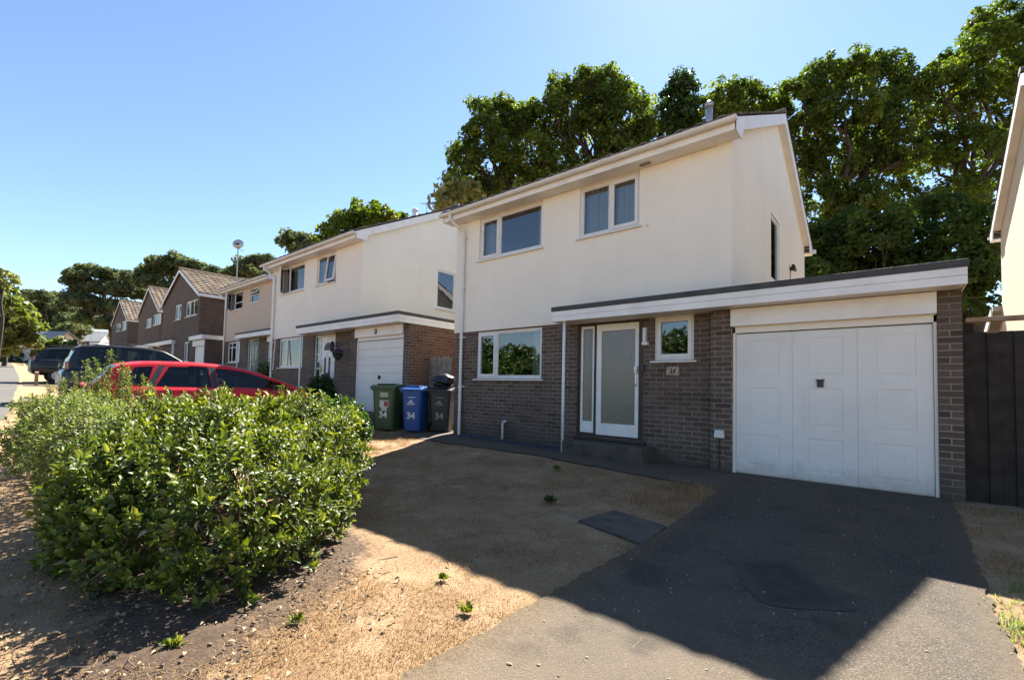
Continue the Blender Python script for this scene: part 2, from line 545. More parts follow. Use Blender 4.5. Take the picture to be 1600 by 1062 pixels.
# ------------------------------------------------------------------ mesh builder
class MB:
    def __init__(s, T=None):
        s.v, s.f, s.T = [], [], T

    def add(s, vs, fs):
        n = len(s.v)
        for p in vs:
            s.v.append(tuple(s.T @ Vector(p)) if s.T is not None else tuple(p))
        for f in fs:
            s.f.append(tuple(i + n for i in f))
        return s

    def box(s, x0, x1, y0, y1, z0, z1):
        if x1 < x0: x0, x1 = x1, x0
        if y1 < y0: y0, y1 = y1, y0
        if z1 < z0: z0, z1 = z1, z0
        return s.add([(x0, y0, z0), (x1, y0, z0), (x1, y1, z0), (x0, y1, z0), (x0, y0, z1), (x1, y0, z1), (x1, y1, z1), (x0, y1, z1)],
                     [(0, 3, 2, 1), (4, 5, 6, 7), (0, 1, 5, 4), (1, 2, 6, 5), (2, 3, 7, 6), (3, 0, 4, 7)])

    def prism(s, poly, ax, a, b):
        """extrude a 2d polygon along axis ax (0: poly is (y,z), 1: (x,z), 2: (x,y))"""
        def P(q, t):
            return {0: (t, q[0], q[1]), 1: (q[0], t, q[1]), 2: (q[0], q[1], t)}[ax]
        n = len(poly)
        vs = [P(q, a) for q in poly] + [P(q, b) for q in poly]
        fs = [tuple(range(n)), tuple(range(2 * n - 1, n - 1, -1))]
        fs += [(i, i + n, (i + 1) % n + n, (i + 1) % n) for i in range(n)]
        return s.add(vs, fs)

    def tube(s, path, r, n=10, cap=True):
        path = [Vector(p) for p in path]
        rs = r if isinstance(r, (list, tuple)) else [r] * len(path)
        rings = []
        for i, p in enumerate(path):
            d = (path[min(i + 1, len(path) - 1)] - path[max(i - 1, 0)]).normalized()
            a = d.orthogonal().normalized() if abs(d.z) < .95 else (Vector((1, 0, 0)) - d * d.x).normalized()
            c = d.cross(a)
            rings.append([p + (a * math.cos(2 * math.pi * k / n) + c * math.sin(2 * math.pi * k / n)) * rs[i] for k in range(n)])
        # align rings
        for i in range(1, len(rings)):
            best = min(range(n), key=lambda k: (rings[i][k] - rings[i - 1][0] - (path[i] - path[i - 1])).length)
            rings[i] = rings[i][best:] + rings[i][:best]
            if (rings[i][1] - rings[i - 1][1] - (path[i] - path[i - 1])).length > (rings[i][-1] - rings[i - 1][1] - (path[i] - path[i - 1])).length:
                rings[i] = [rings[i][0]] + rings[i][1:][::-1]
        vs = [p for r_ in rings for p in r_]
        fs = []
        for i in range(len(rings) - 1):
            for k in range(n):
                fs.append((i * n + k, i * n + (k + 1) % n, (i + 1) * n + (k + 1) % n, (i + 1) * n + k))
        if cap:
            fs.append(tuple(range(n))[::-1])
            fs.append(tuple(range(len(vs) - n, len(vs))))
        return s.add(vs, fs)

    def disc(s, c, axis, r, t, n=24, r2=None):
        """short cylinder centred at c along axis vector"""
        a = Vector(axis).normalized()
        c = Vector(c)
        return s.tube([c - a * t / 2, c + a * t / 2], [r, r2 if r2 else r], n)

    def wall(s, u0, u1, z0, z1, t0, t1, holes, ax=1):
        """wall in the plane ax = t0..t1 with rectangular holes (ua, ub, za, zb)"""
        us = sorted({u0, u1, *[h[0] for h in holes], *[h[1] for h in holes]})
        zs = sorted({z0, z1, *[h[2] for h in holes], *[h[3] for h in holes]})
        us = [u for u in us if u0 <= u <= u1]
        zs = [z for z in zs if z0 <= z <= z1]
        def solid(i, j):
            if i < 0 or j < 0 or i >= len(us) - 1 or j >= len(zs) - 1:
                return False
            cu, cz = (us[i] + us[i + 1]) / 2, (zs[j] + zs[j + 1]) / 2
            return not any(h[0] < cu < h[1] and h[2] < cz < h[3] for h in holes)
        def P(u, z, t):
            return (u, t, z) if ax == 1 else (t, u, z)
        for i in range(len(us) - 1):
            for j in range(len(zs) - 1):
                if not solid(i, j):
                    continue
                a, b_, c, d = us[i], us[i + 1], zs[j], zs[j + 1]
                for t in (t0, t1):
                    s.add([P(a, c, t), P(b_, c, t), P(b_, d, t), P(a, d, t)], [(0, 1, 2, 3)])
                if not solid(i - 1, j): s.add([P(a, c, t0), P(a, c, t1), P(a, d, t1), P(a, d, t0)], [(0, 1, 2, 3)])
                if not solid(i + 1, j): s.add([P(b_, c, t0), P(b_, c, t1), P(b_, d, t1), P(b_, d, t0)], [(0, 1, 2, 3)])
                if not solid(i, j - 1): s.add([P(a, c, t0), P(b_, c, t0), P(b_, c, t1), P(a, c, t1)], [(0, 1, 2, 3)])
                if not solid(i, j + 1): s.add([P(a, d, t0), P(b_, d, t0), P(b_, d, t1), P(a, d, t1)], [(0, 1, 2, 3)])
        return s

    def islands(s, name, mat, parent=None, **kw):
        """each connected piece an object of its own"""
        n = len(s.v)
        par = list(range(n))
        def find(a):
            while par[a] != a:
                par[a] = par[par[a]]
                a = par[a]
            return a
        key = {}
        for i, p in enumerate(s.v):
            k = tuple(round(c, 4) for c in p)
            if k in key:
                par[find(i)] = find(key[k])
            else:
                key[k] = i
        for f in s.f:
            for i in f[1:]:
                par[find(i)] = find(f[0])
        grp = {}
        for f in s.f:
            grp.setdefault(find(f[0]), []).append(f)
        out_ = []
        for fs in grp.values():
            q = MB()
            used = sorted({i for f in fs for i in f})
            mp = {i: k for k, i in enumerate(used)}
            q.v = [s.v[i] for i in used]
            q.f = [tuple(mp[i] for i in f) for f in fs]
            out_.append(q.build(name, mat, parent, **kw))
        return out_

    def build(s, name, mat, parent=None, smooth=False, bevel=0., fix=True, seg=2):
        me = bpy.data.meshes.new(name)
        me.from_pydata(s.v, [], s.f)
        if fix or bevel:
            bm = bmesh.new()
            bm.from_mesh(me)
            bmesh.ops.remove_doubles(bm, verts=bm.verts, dist=1e-5)
            bmesh.ops.recalc_face_normals(bm, faces=bm.faces)
            bm.to_mesh(me)
            bm.free()
        o = bpy.data.objects.new(name, me)
        COL.objects.link(o)
        me.materials.append(MATS[mat] if isinstance(mat, str) else mat)
        if smooth:
            me.shade_smooth()
        if bevel:
            md = o.modifiers.new('bevel', 'BEVEL')
            md.width = bevel
            md.segments = seg
            md.limit_method = 'ANGLE'
            md.angle_limit = R(40)
        if parent is not None:
            o.parent = parent
        return o


def tag(o, label=None, cat=None, group=None, kind=None):
    if label: o['label'] = label
    if cat: o['category'] = cat
    if group: o['group'] = group
    if kind: o['kind'] = kind
    return o


def thing(name, label, cat, loc=(0, 0, 0), rz=0., group=None):
    o = bpy.data.objects.new(name, None)
    COL.objects.link(o)
    o.empty_display_size = .2
    o.location = loc
    o.rotation_euler = (0, 0, rz)
    return tag(o, label, cat, group)


def nmesh(name, V, F, mat, parent=None, tone=None, smooth=False):
    """mesh from numpy arrays; F is (n,k)"""
    me = bpy.data.meshes.new(name)
    V = np.ascontiguousarray(V, np.float32)
    F = np.ascontiguousarray(F, np.int32)
    me.vertices.add(len(V))
    me.vertices.foreach_set('co', V.ravel())
    n, k = F.shape
    me.loops.add(n * k)
    me.loops.foreach_set('vertex_index', F.ravel())
    me.polygons.add(n)
    me.polygons.foreach_set('loop_start', np.arange(0, n * k, k, dtype=np.int32))
    me.polygons.foreach_set('loop_total', np.full(n, k, np.int32))
    if smooth:
        me.polygons.foreach_set('use_smooth', np.ones(n, bool))
    me.update(calc_edges=True)
    me.validate()
    if tone is not None:
        a = me.attributes.new('tone', 'FLOAT', 'FACE')
        a.data.foreach_set('value', np.ascontiguousarray(tone, np.float32))
    me.materials.append(MATS[mat])
    o = bpy.data.objects.new(name, me)
    COL.objects.link(o)
    if parent is not None:
        o.parent = parent
    return o


def text_obj(txt, size, mat, parent, name, M_, depth=.003, bold=0.):
    cu = bpy.data.curves.new(name, 'FONT')
    cu.body = txt
    cu.size = size
    cu.extrude = depth
    cu.offset = bold
    cu.align_x = 'CENTER'
    cu.align_y = 'CENTER'
    to = bpy.data.objects.new(name, cu)
    COL.objects.link(to)
    bpy.context.view_layer.update()
    me = bpy.data.meshes.new_from_object(to.evaluated_get(bpy.context.evaluated_depsgraph_get()))
    bpy.data.objects.remove(to)
    me.transform(M_)
    me.materials.clear()
    me.materials.append(MATS[mat])
    o = bpy.data.objects.new(name, me)
    COL.objects.link(o)
    o.parent = parent
    return o


TX_FRONT = Matrix.Rotation(R(90), 4, 'X')            # text facing -Y
TX_RIGHT = Matrix.Rotation(R(90), 4, 'Z') @ TX_FRONT   # text facing +X


# ------------------------------------------------------------------ ground sheets
def grid_sheet(name, xs, ys, mat, zoff=0., fn=None):
    X, Y = np.meshgrid(xs, ys)
    Z = gz(X, Y) + zoff
    if fn is not None:
        Z = Z + fn(X, Y)
    V = np.stack([X.ravel(), Y.ravel(), Z.ravel()], 1)
    nx, ny = len(xs), len(ys)
    i = np.arange(nx * ny).reshape(ny, nx)
    F = np.stack([i[:-1, :-1].ravel(), i[:-1, 1:].ravel(), i[1:, 1:].ravel(), i[1:, :-1].ravel()], 1)
    return nmesh(name, V, F, mat, smooth=True)


def vnoise(x, y, s, seed=0):
    """cheap smooth value noise"""
    x = np.asarray(x) * s + seed * 17.3
    y = np.asarray(y) * s + seed * 9.1
    xi, yi = np.floor(x), np.floor(y)
    fx, fy = x - xi, y - yi
    fx, fy = fx * fx * (3 - 2 * fx), fy * fy * (3 - 2 * fy)
    def h(a, b):
        v = np.sin(a * 127.1 + b * 311.7) * 43758.5453
        return v - np.floor(v)
    return (h(xi, yi) * (1 - fx) + h(xi + 1, yi) * fx) * (1 - fy) + (h(xi, yi + 1) * (1 - fx) + h(xi + 1, yi + 1) * fx) * fy


def poly_sdf(poly, X, Y):
    """signed distance, negative inside"""
    P = np.array(poly, float)
    d = np.full(X.shape, 1e9)
    ins = np.zeros(X.shape, bool)
    n = len(P)
    for i in range(n):
        a, b_ = P[i], P[(i + 1) % n]
        e = b_ - a
        t = np.clip(((X - a[0]) * e[0] + (Y - a[1]) * e[1]) / (e @ e), 0, 1)
        d = np.minimum(d, np.hypot(X - a[0] - e[0] * t, Y - a[1] - e[1] * t))
        c = ((a[1] > Y) != (b_[1] > Y)) & (X < (b_[0] - a[0]) * (Y - a[1]) / (b_[1] - a[1] + 1e-12) + a[0])
        ins ^= c
    return np.where(ins, -d, d)


def sdf_sheet(name, poly, mat, zoff, step=.06, ragged=.03, freq=6., seed=1, top=None, edgew=.3):
    P = np.array(poly)
    x0, y0 = P.min(0) - .2
    x1, y1 = P.max(0) + .2
    xs = np.arange(x0, x1 + step, step)
    ys = np.arange(y0, y1 + step, step)
    X, Y = np.meshgrid(xs, ys)
    S = poly_sdf(poly, X, Y)
    S = S + ragged * ((vnoise(X, Y, freq, seed) - .5) * 2 + (vnoise(X, Y, freq * 3.1, seed + 3) - .5) * 1.2)
    Z = gz(X, Y) + zoff
    if top is not None:
        Z = Z + rough_ground(X, Y) + .001 + top(X, Y) * smooth(-.1, -.5, S)
    V, F, idx, cut = [], [], {}, {}
    def vert(j, i):
        k = (j, i)
        if k not in idx:
            idx[k] = len(V)
            V.append((X[j, i], Y[j, i], Z[j, i]))
        return idx[k]
    def edge(a, b_):
        k = (a, b_) if a < b_ else (b_, a)
        if k not in cut:
            sa, sb = S[k[0]], S[k[1]]
            t = sa / (sa - sb)
            cut[k] = len(V)
            V.append(tuple((1 - t) * np.array((X[k[0]], Y[k[0]], Z[k[0]])) + t * np.array((X[k[1]], Y[k[1]], Z[k[1]]))))
        return cut[k]
    for j in range(len(ys) - 1):
        for i in range(len(xs) - 1):
            c = [(j, i), (j, i + 1), (j + 1, i + 1), (j + 1, i)]
            sg = [S[q] < 0 for q in c]
            if not any(sg):
                continue
            f = []
            for k in range(4):
                a, b_ = c[k], c[(k + 1) % 4]
                if sg[k]:
                    f.append(vert(*a))
                if sg[k] != sg[(k + 1) % 4]:
                    f.append(edge(a, b_))
            if len(f) >= 3:
                F.append(f)
    mb = MB()
    mb.v, mb.f = [tuple(map(float, q)) for q in V], F
    ob = mb.build(name, mat, None, smooth=True, fix=False)
    at = ob.data.attributes.new('edge', 'FLOAT', 'POINT')
    VV = np.array(V)
    sd = -poly_sdf(poly, VV[:, 0], VV[:, 1]) / edgew
    at.data.foreach_set('value', np.clip(sd, 0, 1).astype(np.float32))
    return ob


def nlin(a, b_, s):
    return np.arange(a, b_ + s * .5, s)


xs = np.unique(np.round(np.concatenate([[-900, -500, -300, -200, -140], nlin(-100, -30, 2), nlin(-30, -6, .5), nlin(-6, 10, .1), nlin(10.5, 24, .5), [30, 45, 70, 120, 300, 900]]), 3))
ys = np.unique(np.round(np.concatenate([[-900, -300, -100, -60, -40, -30], nlin(-24, -9, .5), nlin(-9, 2, .1), nlin(2.5, 14, .5), [18, 24, 32, 45, 70, 120, 300, 900]]), 3))


def rough_ground(X, Y):
    k = np.exp(-((X - 3) / 9.) ** 2 - ((Y + 4) / 5.) ** 2)
    onlawn = smooth(6.2, 5.8, X)
    return k * onlawn * (.022 * (vnoise(X, Y, 1.7, 2) - .5) + .014 * (vnoise(X, Y, 5.5, 4) - .5)) - .004


tag(grid_sheet('ground', xs, ys, 'dry_lawn', -.012, rough_ground), kind='structure')
tag(sdf_sheet('driveway', [(6.05, -.12), (6.05, -7.9), (5.2, -8.9), (9.0, -8.9), (8.12, -7.9), (8.12, -.12)], 'tarmac', .004, .035, .022, 12, 2), kind='structure')
tag(sdf_sheet('front_path', [(-.75, .4), (-.9, -1.05), (.9, -1.1), (3.2, -1.0), (5.0, -1.2), (6.3, -1.35), (6.3, -.17), (5.9, -.17), (5.9, .4)], 'path_tarmac', .0, .06, .035, 5, 5), kind='structure')
tag(sdf_sheet('soil_bed', [(4.4, -4.9), (4.95, -5.3), (5.25, -5.8), (5.5, -6.3), (5.65, -6.95), (5.0, -7.1), (4.3, -6.9), (3.5, -6.7), (2.6, -6.6), (2.3, -5.6), (3.2, -4.8)], 'soil', -.009, .04, .1, 5, 6,
              lambda X, Y: .016 * vnoise(X, Y, 7, 5) + .012 * vnoise(X, Y, 16, 8), edgew=.5), kind='structure')
PATCH = [(6.72, -3.42), (7.05, -3.08), (7.5, -3.76), (7.06, -4.16)]
tag(sdf_sheet('tarmac_patch', PATCH, 'patch_tarmac', .0075, .03, .05, 12, 9, edgew=.16), kind='structure')
tag(sdf_sheet('road', [(-62, -4.3), (-27.7, -5.4), (-9.5, -6.47), (-4.2, -6.95), (0, -8.4), (9, -9.1), (30, -9.6), (60, -9.6), (60, -16), (0, -16), (-27, -14.6), (-62, -12)], 'road_tarmac', .004, .35, .05, 1, 9), kind='structure')
for nm, a, b_ in (('neighbour_drive', -4.6, -1.7), ('neighbour_drive', -13.6, -10.2), ('neighbour_drive', -24.2, -20.4)):
    y1 = 1.2 if a < -5 else -.3
    yr_ = {-4.6: -6.6, -13.6: -6.1, -24.2: -5.5}[a]
    tag(sdf_sheet(nm, [(a, yr_), (b_, yr_ - .15), (b_, y1), (a, y1)], 'path_tarmac', .003, .15, .03, 5, 4), kind='structure')


# crack in the driveway, a thin raised seam of grit
def strip(name, pts, wd, mat, zoff):
    V, F = [], []
    pts = np.array(pts)
    for i, p in enumerate(pts):
        d = pts[min(i + 1, len(pts) - 1)] - pts[max(i - 1, 0)]
        nrm = np.array([-d[1], d[0]]) / np.hypot(*d)
        ww = wd * (.4 + 1.1 * rnd.random())
        for sgn in (-1, 1):
            q = p + nrm * ww * sgn
            V.append((q[0], q[1], float(gz(q[0], q[1])) + zoff))
    for i in range(len(pts) - 1):
        if rnd.random() < .72:
            F.append((2 * i, 2 * i + 1, 2 * i + 3, 2 * i + 2))
    return nmesh(name, np.array(V), np.array(F), mat)


cp = []
for k in range(60):
    t = k / 59
    cp.append((6.36 + .44 * t + .012 * math.sin(k * .5) + rnd.uniform(-.006, .006), -3.55 - 2.0 * t))
tag(strip('driveway_crack', cp, .0015, 'concrete_pale', .0062), kind='structure')

# inspection cover slab in the lawn edge
hp = [(5.34, -3.37), (5.40, -2.75), (6.03, -2.93), (6.08, -3.57)]
t = thing('inspection_cover', 'flat square concrete inspection cover let into the lawn beside the driveway', 'manhole cover', (5.7, -3.15, float(gz(5.7, -3.15))))
mb = MB()
mb.prism([(x - 5.7, y + 3.15) for x, y in hp], 2, -.03, .010)
mb.build('slab', 'concrete', t, bevel=.004)
mb = MB()
mb.box(-.22, -.12, -.02, .02, .009, .014)
mb.build('lifting_slot', 'black_plastic', t)
del mb


# ------------------------------------------------------------------ windows and doors
def window(parent, T, x0, x1, z0, z1, lights, curtain=None, sill=True, opened=None, frame=.055, name='window', mat='white_upvc', reveal=.035, transom=None, blind=None):
    """T maps (u, inward, z); lights = list of (u0, u1, sashed)"""
    fr = MB(T)
    y0, y1 = reveal, reveal + .065
    fr.wall(x0, x1, z0, z1, y0, y1, [(a + frame * (.5 if i else 1.), b_ - frame * (.5 if i < len(lights) - 1 else 1.), z0 + frame, z1 - frame) for i, (a, b_, s_) in enumerate(lights)])
    w_ = fr.build(name, mat, parent, bevel=.004)
    for i, (a, b_, s_) in enumerate(lights):
        a += frame * (.5 if i else 1.)
        b_ -= frame * (.5 if i < len(lights) - 1 else 1.)
        za, zb = z0 + frame, z1 - frame
        TT = T
        sw = .045 if s_ else .018
        if opened and opened[0] == i:
            # casement swung out round its hinge side
            ang = opened[2]
            if opened[1] in ('l', 'r'):
                hx = a if opened[1] == 'l' else b_
                TT = T @ Matrix.Translation((hx, y0, 0)) @ Matrix.Rotation(-ang if opened[1] == 'l' else ang, 4, 'Z') @ Matrix.Translation((-hx, -y0, 0))
            else:
                zc = zb
                TT = T @ Matrix.Translation((0, y0, zc)) @ Matrix.Rotation(-ang, 4, 'X') @ Matrix.Translation((0, -y0, -zc))
                za = zb - opened[3]
                m2 = MB(T)
                m2.box(a, b_, y0, y1, za - .05, za)
                m2.build('transom', mat, w_, bevel=.003)
                p2 = MB(T)
                p2.add([(a, y0 + .03, z0 + frame), (b_, y0 + .03, z0 + frame), (b_, y0 + .03, za - .05), (a, y0 + .03, za - .05)], [(0, 1, 2, 3)])
                p2.build('pane', 'window_glass', w_, fix=False)
        sm = MB(TT)
        yo = y0 - .014 if s_ else y0 + .012
        sm.wall(a - (.012 if s_ else 0), b_ + (.012 if s_ else 0), za - (.012 if s_ else 0), zb + (.012 if s_ else 0), yo, y0 + .045,
                [(a + sw, b_ - sw, za + sw, zb - sw)])
        if transom:
            sm.box(a + sw, b_ - sw, yo + .004, y0 + .04, transom, transom + .045)
        sm.build('sash', mat, w_, bevel=.003)
        pm = MB(TT)
        pm.add([(a + sw - .005, y0 + .022, za + sw - .005), (b_ - sw + .005, y0 + .022, za + sw - .005), (b_ - sw + .005, y0 + .022, zb - sw + .005), (a + sw - .005, y0 + .022, zb - sw + .005)], [(0, 1, 2, 3)])
        pm.build('pane', 'window_glass', w_, fix=False)
    if sill:
        sm = MB(T)
        sm.prism([(-.055, z0 - .038), (-.055, z0 - .012), (y0 + .02, z0 - .001), (y0 + .02, z0 - .038)], 0, x0 - .05, x1 + .05)
        sm.build('sill', mat, w_, bevel=.004)
    for (ca, cb, zt) in (curtain or []):
        n = max(12, int((cb - ca) / .012))
        V, F = [], []
        for k in range(n + 1):
            u = ca + (cb - ca) * k / n
            for z in (z0 + .03, zt):
                V.append((u, reveal + .16 + .028 * math.sin(u * 62) + .012 * math.sin(u * 23), z))
        for k in range(n):
            F.append((2 * k, 2 * k + 2, 2 * k + 3, 2 * k + 1))
        cm = MB(T)
        cm.add(V, F)
        cm.build('curtain', 'curtain_white', w_, smooth=True, fix=False)
    if blind:
        bm_ = MB(T)
        bm_.box(x0 + .05, x1 - .05, reveal + .14, reveal + .145, z1 - blind, z1 - .02)
        bm_.build('blind', 'interior', w_)
    return w_


ID = Matrix.Identity(4)


def TR(W):       # right-hand wall at x = W: u -> +Y, inward -> -X
    return Matrix.Translation((W, 0, 0)) @ Matrix.Rotation(R(90), 4, 'Z')


def tiled_slope(O, U, V, cols, rows, prof=.028, step=.03, samples=6, seed=0):
    """tiles: O low corner, U along the eave, V up the slope"""
    O, U, V = np.array(O, float), np.array(U, float), np.array(V, float)
    N = np.cross(U, V)
    N /= np.linalg.norm(N)
    if N[2] < 0: N = -N
    rg = np.random.default_rng(seed + 5)
    ns = cols * samples + 1
    s_ = np.linspace(0, 1, ns)
    ph = (s_ * cols) % 1.0
    h = prof * np.clip(np.sin(ph * 2 * np.pi - .6), -.15, 1)
    verts, faces, tone = [], [], []
    tl = rg.random((rows, cols))
    for j in range(rows):
        lo = O + V * (j / rows) + N * step
        hi = O + V * min(1.0, (j + 1.12) / rows)
        b0 = len(verts)
        for k in range(ns):
            verts.append(lo + U * s_[k] + N * (h[k] - step * .98))   # under-edge
        for k in range(ns):
            verts.append(lo + U * s_[k] + N * h[k])
        for k in range(ns):
            verts.append(hi + U * s_[k] + N * h[k])
        for k in range(ns - 1):
            tn = tl[j, min(cols - 1, int(s_[k] * cols + 1e-6))]
            faces.append((b0 + k, b0 + k + 1, b0 + ns + k + 1, b0 + ns + k))
            faces.append((b0 + ns + k, b0 + ns + k + 1, b0 + 2 * ns + k + 1, b0 + 2 * ns + k))
            tone += [tn * .5, tn]
    return np.array(verts), np.array(faces), np.array(tone)


def tiled_roof(parent, slopes, mat, name='roof'):
    VV, FF, TT, n = [], [], [], 0
    for s_ in slopes:
        v, f, t_ = tiled_slope(*s_[0], **s_[1])
        VV.append(v); FF.append(f + n); TT.append(t_)
        n += len(v)
    return nmesh(name, np.concatenate(VV), np.concatenate(FF), mat, parent, np.concatenate(TT))


# ------------------------------------------------------------------ the rendered white houses
def white_house(origin, label, kind):
    """kind: 'main', 'near', 'far', 'right' choose the fittings the photo shows"""
    W, D = 5.82, 6.96
    t = thing('house', label, 'house', origin)
    rend = {'far': 'pink_render', 'right': 'yellow_render'}.get(kind, 'cream_render')
    brick = 'bounce_warm_brick' if kind == 'near' else 'brown_brick'
    garage = kind != 'right_none'
    win_lo = (.67, 2.43, 1.316, 2.333)
    win_a = (.70, 2.41, 3.90, 4.835)
    win_b = (3.25, 4.42, 3.90, 4.835)
    door = (3.235, 4.50, .30, 2.31)
    small = (4.68, 5.31, 1.62, 2.335)
    if kind == 'far':
        win_lo = (.62, 2.2, 1.25, 2.3)
        win_b = (3.35, 4.35, 4.05, 4.8)
    # ground floor brickwork
    m = MB()
    holes = [win_lo, door] + ([small] if kind == 'main' else [])
    m.wall(0, W, -.4, 2.345, 0, .22, holes)
    m.wall(.22, D, -.4, 2.345, 0, .22, [], ax=0)
    m.wall(.22, D, -.4, 2.345, W - .22, W, [], ax=0)
    m.wall(.22, W - .22, -.4, 2.345, D - .22, D, [])
    m.build('brick_wall', 'brown_brick', t)
    # upper rendered walls
    m = MB()
    m.wall(-.03, W + .03, 2.35, 4.85, -.03, .2, [win_a, win_b])
    sw = (2.76, 3.60, 3.36, 4.66)
    m.wall(.2, D + .03, 2.35, 4.85, W - .17, W + .03, [sw], ax=0)
    m.wall(.2, D + .03, 2.35, 4.85, -.03, .17, [sw] if kind == 'right' else [], ax=0)
    m.wall(.17, W - .17, 2.35, 4.85, D - .19, D + .03, [])
    for xa, xb in ((-.03, .17), (W - .17, W + .03)):
        m.prism([(-.03, 4.851), (D + .03, 4.851), (D + .03, 5.06), (3.47, 6.76), (-.03, 5.06)], 0, xa, xb)
    m.build('rendered_wall', rend, t)
    m = MB()
    m.box(.1, W - .1, .1, D - .1, 2.30, 2.345)
    m.box(.1, W - .1, .1, D - .1, .2, .25)
    m.box(.1, W - .1, .1, D - .1, 4.86, 4.9)
    m.box(2.8, 2.9, .23, D - .3, .25, 4.86)
    m.box(.3, W - .3, 3.9, 4.0, .25, 4.86)
    m.build('floor', 'interior', t)
    # roof: eave point (y=-.42, z=5.03) ridge (3.47, 6.95)
    ez, rz_, ey = 5.03, 6.93, -.40
    L = W + .36
    n_t = 21
    rf = tiled_roof(t, [(((-.18, ey, ez), (L, 0, 0), (0, 3.47 - ey, rz_ - ez), n_t, 13), {}),
                        (((-.18, 2 * 3.47 - ey, ez), (L, 0, 0), (0, -(3.47 - ey), rz_ - ez), n_t, 13), dict(seed=3))], 'grey_tile')
    m = MB()
    for k in range(14):
        xa = -.18 + L * k / 14
        pr = [(3.47 + .13 * math.cos(a), rz_ - .02 + .1 * math.sin(a)) for a in np.linspace(0, math.pi, 9)]
        m.prism(pr, 0, xa, xa + L / 14 - (.0 if k < 13 else .0) - .006)
    m.build('ridge_tiles', 'grey_tile', rf)
    if kind == 'main':
        m = MB()
        z0 = ez + (1.6 - ey) * (rz_ - ez) / (3.47 - ey)
        m.tube([(5.04, 1.6, z0 - .1), (5.04, 1.6, z0 + .47)], .062, 16)
        m.tube([(5.04, 1.6, z0 + .47), (5.04, 1.6, z0 + .55), (5.04, 1.6, z0 + .59)], [.08, .075, .03], 16)
        m.build('flue_pipe', 'zinc_metal', rf, smooth=True)
    if kind == 'near':
        m = MB()
        z0 = ez + (2.2 - ey) * (rz_ - ez) / (3.47 - ey)
        m.tube([(5.3, 2.2, z0 - .1), (5.3, 2.2, z0 + .22)], .08, 14)
        m.tube([(5.3, 2.2, z0 + .22), (5.3, 2.2, z0 + .3), (5.3, 2.2, z0 + .34)], [.1, .09, .03], 14)
        m.build('flue_pipe', 'number_white', rf, smooth=True)
        m = MB()
        m.tube([(4.9, 3.0, rz_ - .3), (4.9, 3.0, rz_ + .25)], .012, 8)
        m.tube([(4.5, 3.1, rz_ + .35), (5.3, 2.9, rz_ + .1)], .008, 8)
        for k in range(7):
            f_ = k / 6
            p = np.array((4.5 + .8 * f_, 3.1 - .2 * f_, rz_ + .35 - .25 * f_))
            m.tube([p + (-.02, -.1, 0), p + (.02, .1, 0)], .004, 6)
        m.build('television_aerial', 'aluminium', rf)
    # fascia, soffit, box ends, barge boards
    m = MB()
    m.box(-.17, W + .17, -.345, -.325, 4.848, 5.0)
    m.box(-.17, W + .17, D + .325, D + .345, 4.848, 5.0)
    m.islands('fascia', 'white_paint', t, bevel=.004)
    m = MB()
    m.box(-.15, W + .15, D + .031, D + .325, 4.852, 4.862)
    m.build('soffit', 'white_paint', t)
    m = MB()
    for k in range(4):
        m.box(-.15, W + .15, -.325 + k * .0735, -.325 + k * .0735 + .069, 4.852, 4.862)
    m.box(-.15, W + .15, -.325, -.031, 4.858, 4.864)
    m.build('soffit', 'white_paint', t)
    if kind == 'main':
        m = MB()
        m.box(3.98 + .5, 4.16 + .5, -.2, -.12, 4.838, 4.85)
        m.build('soffit_vent', 'grey_wood', t)
    sl_ = (rz_ - ez) / (3.47 - ey)
    def zr(y):
        return ez - .0 + sl_ * ((y if y < 3.47 else 6.94 - y) - ey)
    for nm, xa, xb in (('barge_board', W + .15, W + .17), ('barge_board', -.17, -.15)):
        m = MB()
        for sgn in (0, 1):
            q = (lambda y: y) if sgn == 0 else (lambda y: 6.94 - y)
            m.prism([(q(-.345), zr(-.345) - .03), (q(3.47), zr(3.47) - .03), (q(3.47), zr(3.47) - .24), (q(.06), zr(.06) - .24), (q(-.0), 4.848), (q(-.345), 4.848)], 0, xa, xb)
        m.build(nm, 'white_paint', t, bevel=.003)
        m = MB()
        xs_ = (W + .03, W + .15) if xa > 0 else (-.15, -.03)
        for sgn in (0, 1):
            q = (lambda y: y) if sgn == 0 else (lambda y: 6.94 - y)
            m.prism([(q(.0), zr(.0) - .20), (q(3.47), zr(3.47) - .20), (q(3.47), zr(3.47) - .19), (q(.0), zr(.0) - .19)], 0, *xs_)
        m.islands('verge_soffit', 'white_paint', t)
    # gutter
    for ys_, sg in ((-.345, -1), (D + .345, 1)):
        m = MB()
        arc = [(ys_ + sg * (.062 + .06 * math.cos(a)), 5.0 + .0 + .06 * math.sin(a)) for a in np.linspace(math.pi, 2 * math.pi, 9)]
        arc2 = [(ys_ + sg * (.062 + .052 * math.cos(a)), 5.0 + .052 * math.sin(a)) for a in np.linspace(2 * math.pi, math.pi, 9)]
        m.prism(arc + arc2, 0, -.19, W + .19)
        for xx in (-.195, W + .185):
            m.prism(arc, 0, xx, xx + .012)
        for xx in (.9, 2.5, 4.1, 5.4):
            arc3 = [(ys_ + sg * (.062 + .066 * math.cos(a)), 5.0 + .066 * math.sin(a)) for a in np.linspace(math.pi, 2 * math.pi, 9)]
            m.prism(arc3, 0, xx, xx + .05)
        m.build('gutter', 'white_upvc', t)
    m = MB()
    px_ = .27
    m.tube([(px_ - .14, -.405, 4.95), (px_ - .14, -.405, 4.85), (px_ - .05, -.25, 4.72), (px_, -.105, 4.62), (px_, -.095, 4.5)], .036, 12)
    m.tube([(px_, -.09, 4.55), (px_, -.085, -.02)], .034, 14)
